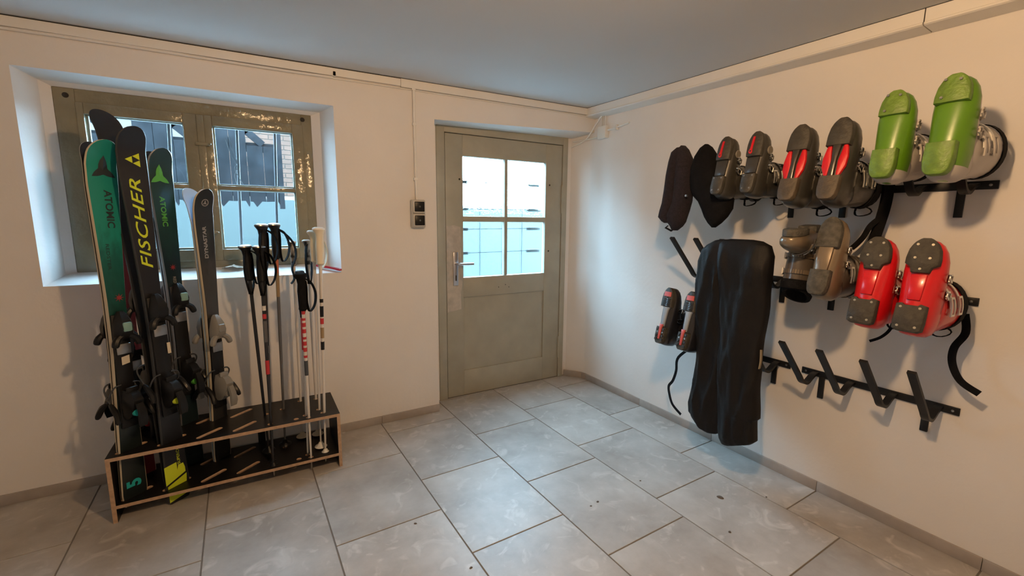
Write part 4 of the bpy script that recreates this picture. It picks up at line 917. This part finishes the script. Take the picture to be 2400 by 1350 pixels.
rows = [(1.712, -1.243, -1.256, .012), (1.695, -1.218, -1.280, .030), (1.655, -1.190, -1.310, .046), (1.600, -1.172, -1.332, .056), (1.540, -1.172, -1.352, .060), (1.490, -1.180, -1.392, .058), (1.455, -1.195, -1.418, .055), (1.425, -1.228, -1.422, .052), (1.385, -1.252, -1.420, .048), (1.345, -1.272, -1.395, .040), (1.315, -1.295, -1.365, .030), (1.292, -1.318, -1.335, .012)]
mb = MB(); rings = []
for z, ya, yb, dep in rows:
    yc, hy = (ya+yb)/2, (ya-yb)/2
    rings.append([(-.31+dep*math.sin(a)*(1+.14*noise.noise((3*math.cos(a), z*9, 2))), yc+hy*math.cos(a), z) for a in [2*PI*j/28 for j in range(28)]])
mb.loft(rings); cp = build('fleece_cap', mb, BLACKF, angle=70); tag(cp, 'black fleece cap hanging between the plum beanie and the small charcoal boots', 'hat')
build('toggle', MB().lathe([(0, -.374), (.006, -.373), (.007, -.368), (.006, -.362)], 10, 0, (0, -1.192, 1.455), 'x'), METALD, cp)

# black ski trousers hung by the waist over two prongs
TROU = mat('black_trouser_fabric', (0.0075, 0.0065, 0.0068), 0.62, spec=0.25, var=0.25, vscale=12, bump=0.10, bscale=140)
tr = empty('ski_trousers', Matrix.Translation((-.32, -1.46, .25))); tag(tr, 'black ski trousers hanging over the middle rack, legs reaching nearly to the floor', 'trousers')
# each row: height, edge towards the door, edge towards the camera, half depth, distance from the wall
legA = [(1.236, -1.400, -1.475, .010, -.345), (1.230, -1.372, -1.500, .022, -.345), (1.205, -1.326, -1.515, .030, -.342), (1.180, -1.300, -1.510, .034, -.340), (1.12, -1.278, -1.500, .036, -.332), (1.02, -1.268, -1.485, .038, -.322), (.93, -1.264, -1.475, .038, -.315), (.78, -1.282, -1.462, .038, -.310), (.70, -1.286, -1.456, .038, -.308), (.60, -1.290, -1.448, .038, -.306), (.50, -1.292, -1.452, .040, -.306), (.42, -1.276, -1.460, .042, -.306), (.34, -1.264, -1.464, .042, -.306), (.29, -1.272, -1.462, .042, -.306), (.25, -1.318, -1.458, .040, -.306), (.222, -1.352, -1.440, .036, -.306), (.214, -1.372, -1.415, .030, -.306)]
legB = [(1.240, -1.455, -1.565, .010, -.350), (1.234, -1.420, -1.610, .024, -.350), (1.215, -1.400, -1.650, .034, -.350), (1.17, -1.392, -1.668, .040, -.350), (1.10, -1.402, -1.668, .042, -.348), (1.02, -1.416, -1.664, .042, -.342), (.94, -1.430, -1.660, .042, -.338), (.80, -1.440, -1.655, .042, -.336), (.72, -1.446, -1.650, .040, -.336), (.65, -1.446, -1.648, .040, -.336), (.55, -1.448, -1.654, .042, -.336), (.45, -1.456, -1.664, .044, -.336), (.40, -1.460, -1.668, .044, -.336), (.385, -1.461, -1.656, .044, -.336), (.33, -1.464, -1.660, .044, -.336), (.285, -1.468, -1.662, .044, -.336), (.262, -1.474, -1.640, .044, -.336), (.235, -1.484, -1.585, .040, -.336), (.215, -1.500, -1.545, .032, -.336)]
def crease(y, z, seed):
    """sharp folds that run down the cloth, drifting sideways"""
    v = 0.0
    for f, a, dr in ((9, .020, .14), (21, .011, -.20), (38, .005, .12)):
        n_ = noise.noise((y*f+dr*f*z+seed, z*1.3+seed, seed)); v += a*(1-2*abs(n_)**.8)
    return v
for nm, tab, seed in (('trouser_leg', legA, 1.3), ('trouser_leg', legB, 5.1)):
    rings = []; zs = []
    for (p, q) in zip(tab, tab[1:]):
        for kk in range(4): zs.append([lerp(p[i], q[i], kk/4) for i in range(5)])
    zs.append(list(tab[-1])); NR = 64
    for z, ya, yb, dep, xc in zs:
        yc, hy = (ya+yb)/2, (ya-yb)/2; ring = []; fade = min(1, (1.245-z)/.12)*min(1, .4+(z-.21)/.12)
        for j in range(NR):
            a = 2*PI*j/NR; c, s_ = math.cos(a), math.sin(a)
            y = yc+hy*math.copysign(abs(c)**.82, c); x = xc+dep*math.copysign(abs(s_)**.62, s_)
            x -= crease(y, z, seed)*fade*(1 if s_ < 0 else .4)*abs(s_)**.4
            ring.append((x+.32, y+1.46+.006*noise.noise((z*7, seed, 1.0))*c, z-.25))
        rings.append(ring)
    build(nm, MB().loft(rings), TROU, tr, angle=75)
mb = MB(); mb.ribbon(smooth_path([(.11, -.205, .50), (.10, -.215, .44), (.09, -.205, .37)], 4), (0, .3, 1), .006, .03); 
build('zip_flap', MB().ribbon(smooth_path([(-.04, -.197, .40), (-.045, -.203, .44), (-.04, -.197, .49)], 4), (1, 0, 0), .012, .004), mat('tan_zip_tape', (0.30, 0.24, 0.15), 0.7), tr)

# ------------------------------------------------------------------ small things on the sill
rh = MB(); P0 = [(-2.035, .090, 1.043), (-1.985, .045, 1.036), (-1.945, .012, 1.029), (-1.912, -.018, 1.020)]
rh.ribbon(smooth_path(P0, 4), (.55, .6, 0), [.020]*4+[.022]*4+[.026]*3+[.026, .020], .010)
rs = empty('ice_scraper', Matrix.Translation((-1.96, .03, 1.03))); tag(rs, 'red plastic scraper handle sticking out over the sill edge', 'scraper')
o = build('handle', rh, mat('red_plastic', (0.42, 0.012, 0.03), 0.35), rs); o.matrix_parent_inverse = Matrix.Translation((1.96, -.03, -1.03))
o = build('hang_hole', MB().lathe([(0, -.0056), (.005, -.0056), (.005, .0056), (0, .0056)], 10, 0, (-1.918, -.013, 1.0215)), WHITEP, rs); o.matrix_parent_inverse = Matrix.Translation((1.96, -.03, -1.03))
pp = MB(); vs = []
for i in range(6):
    for j in range(6):
        u, v = i/5-.5, j/5-.5; vs.append((-2.455+u*.10+v*.02, .125+v*.05, 1.042+.020*abs(noise.noise((u*5, v*5, 3)))+.010*(1-abs(u)*2)))
fs = [(i*6+j, i*6+j+1, (i+1)*6+j+1, (i+1)*6+j) for i in range(5) for j in range(5)]
n0 = len(vs); pp.add(vs+[(x, y, z-.002) for x, y, z in vs], fs+[tuple(reversed([q+n0 for q in f])) for f in fs])
tag(build('crumpled_paper', pp, mat('paper', (0.70, 0.66, 0.60), 0.85), smooth=False), 'small crumpled white paper lying on the window sill', 'paper')
DIRT = mat('dirt', (0.10, 0.075, 0.055), 0.9)
for (x, y, r, lab) in ((-.475, -1.594, .016, 'brown leaf scrap on a floor tile below the trousers and racks'), (-.275, -1.703, .006, 'tiny dirt crumb on the tile nearest the rack wall'), (-.709, -1.303, .006, 'tiny reddish crumb on the floor tile ahead of the trousers'), (-1.065, -1.337, .006, 'small dirt crumb, left one of two mid-floor'), (-1.016, -1.328, .008, 'small dirt smear, right one of two mid-floor'), (-1.818, -1.052, .007, 'dark dirt crumb beside the tile joint in front of the ski rack'), (-1.711, -1.401, .007, 'dark dirt crumb closest to the camera'), (-.658, -1.768, .008, 'dark dirt crumb in front of the brown leaf scrap')):
    ring = [(r*(1+.35*noise.noise((math.cos(a)*2+x*9, math.sin(a)*2, y)))*math.cos(a), r*.7*math.sin(a)) for a in [2*PI*j/10 for j in range(10)]]
    o = build('dirt_crumb', MB().loft([[(u, v, .0003) for u, v in ring], [(u*.85, v*.85, r*.25) for u, v in ring], [(u*.3, v*.3, r*.4) for u, v in ring]]), DIRT); o.location = (x, y, 0); o.rotation_euler = (0, 0, x*9)
    tag(o, lab, 'dirt', 'dirt crumbs on the floor')
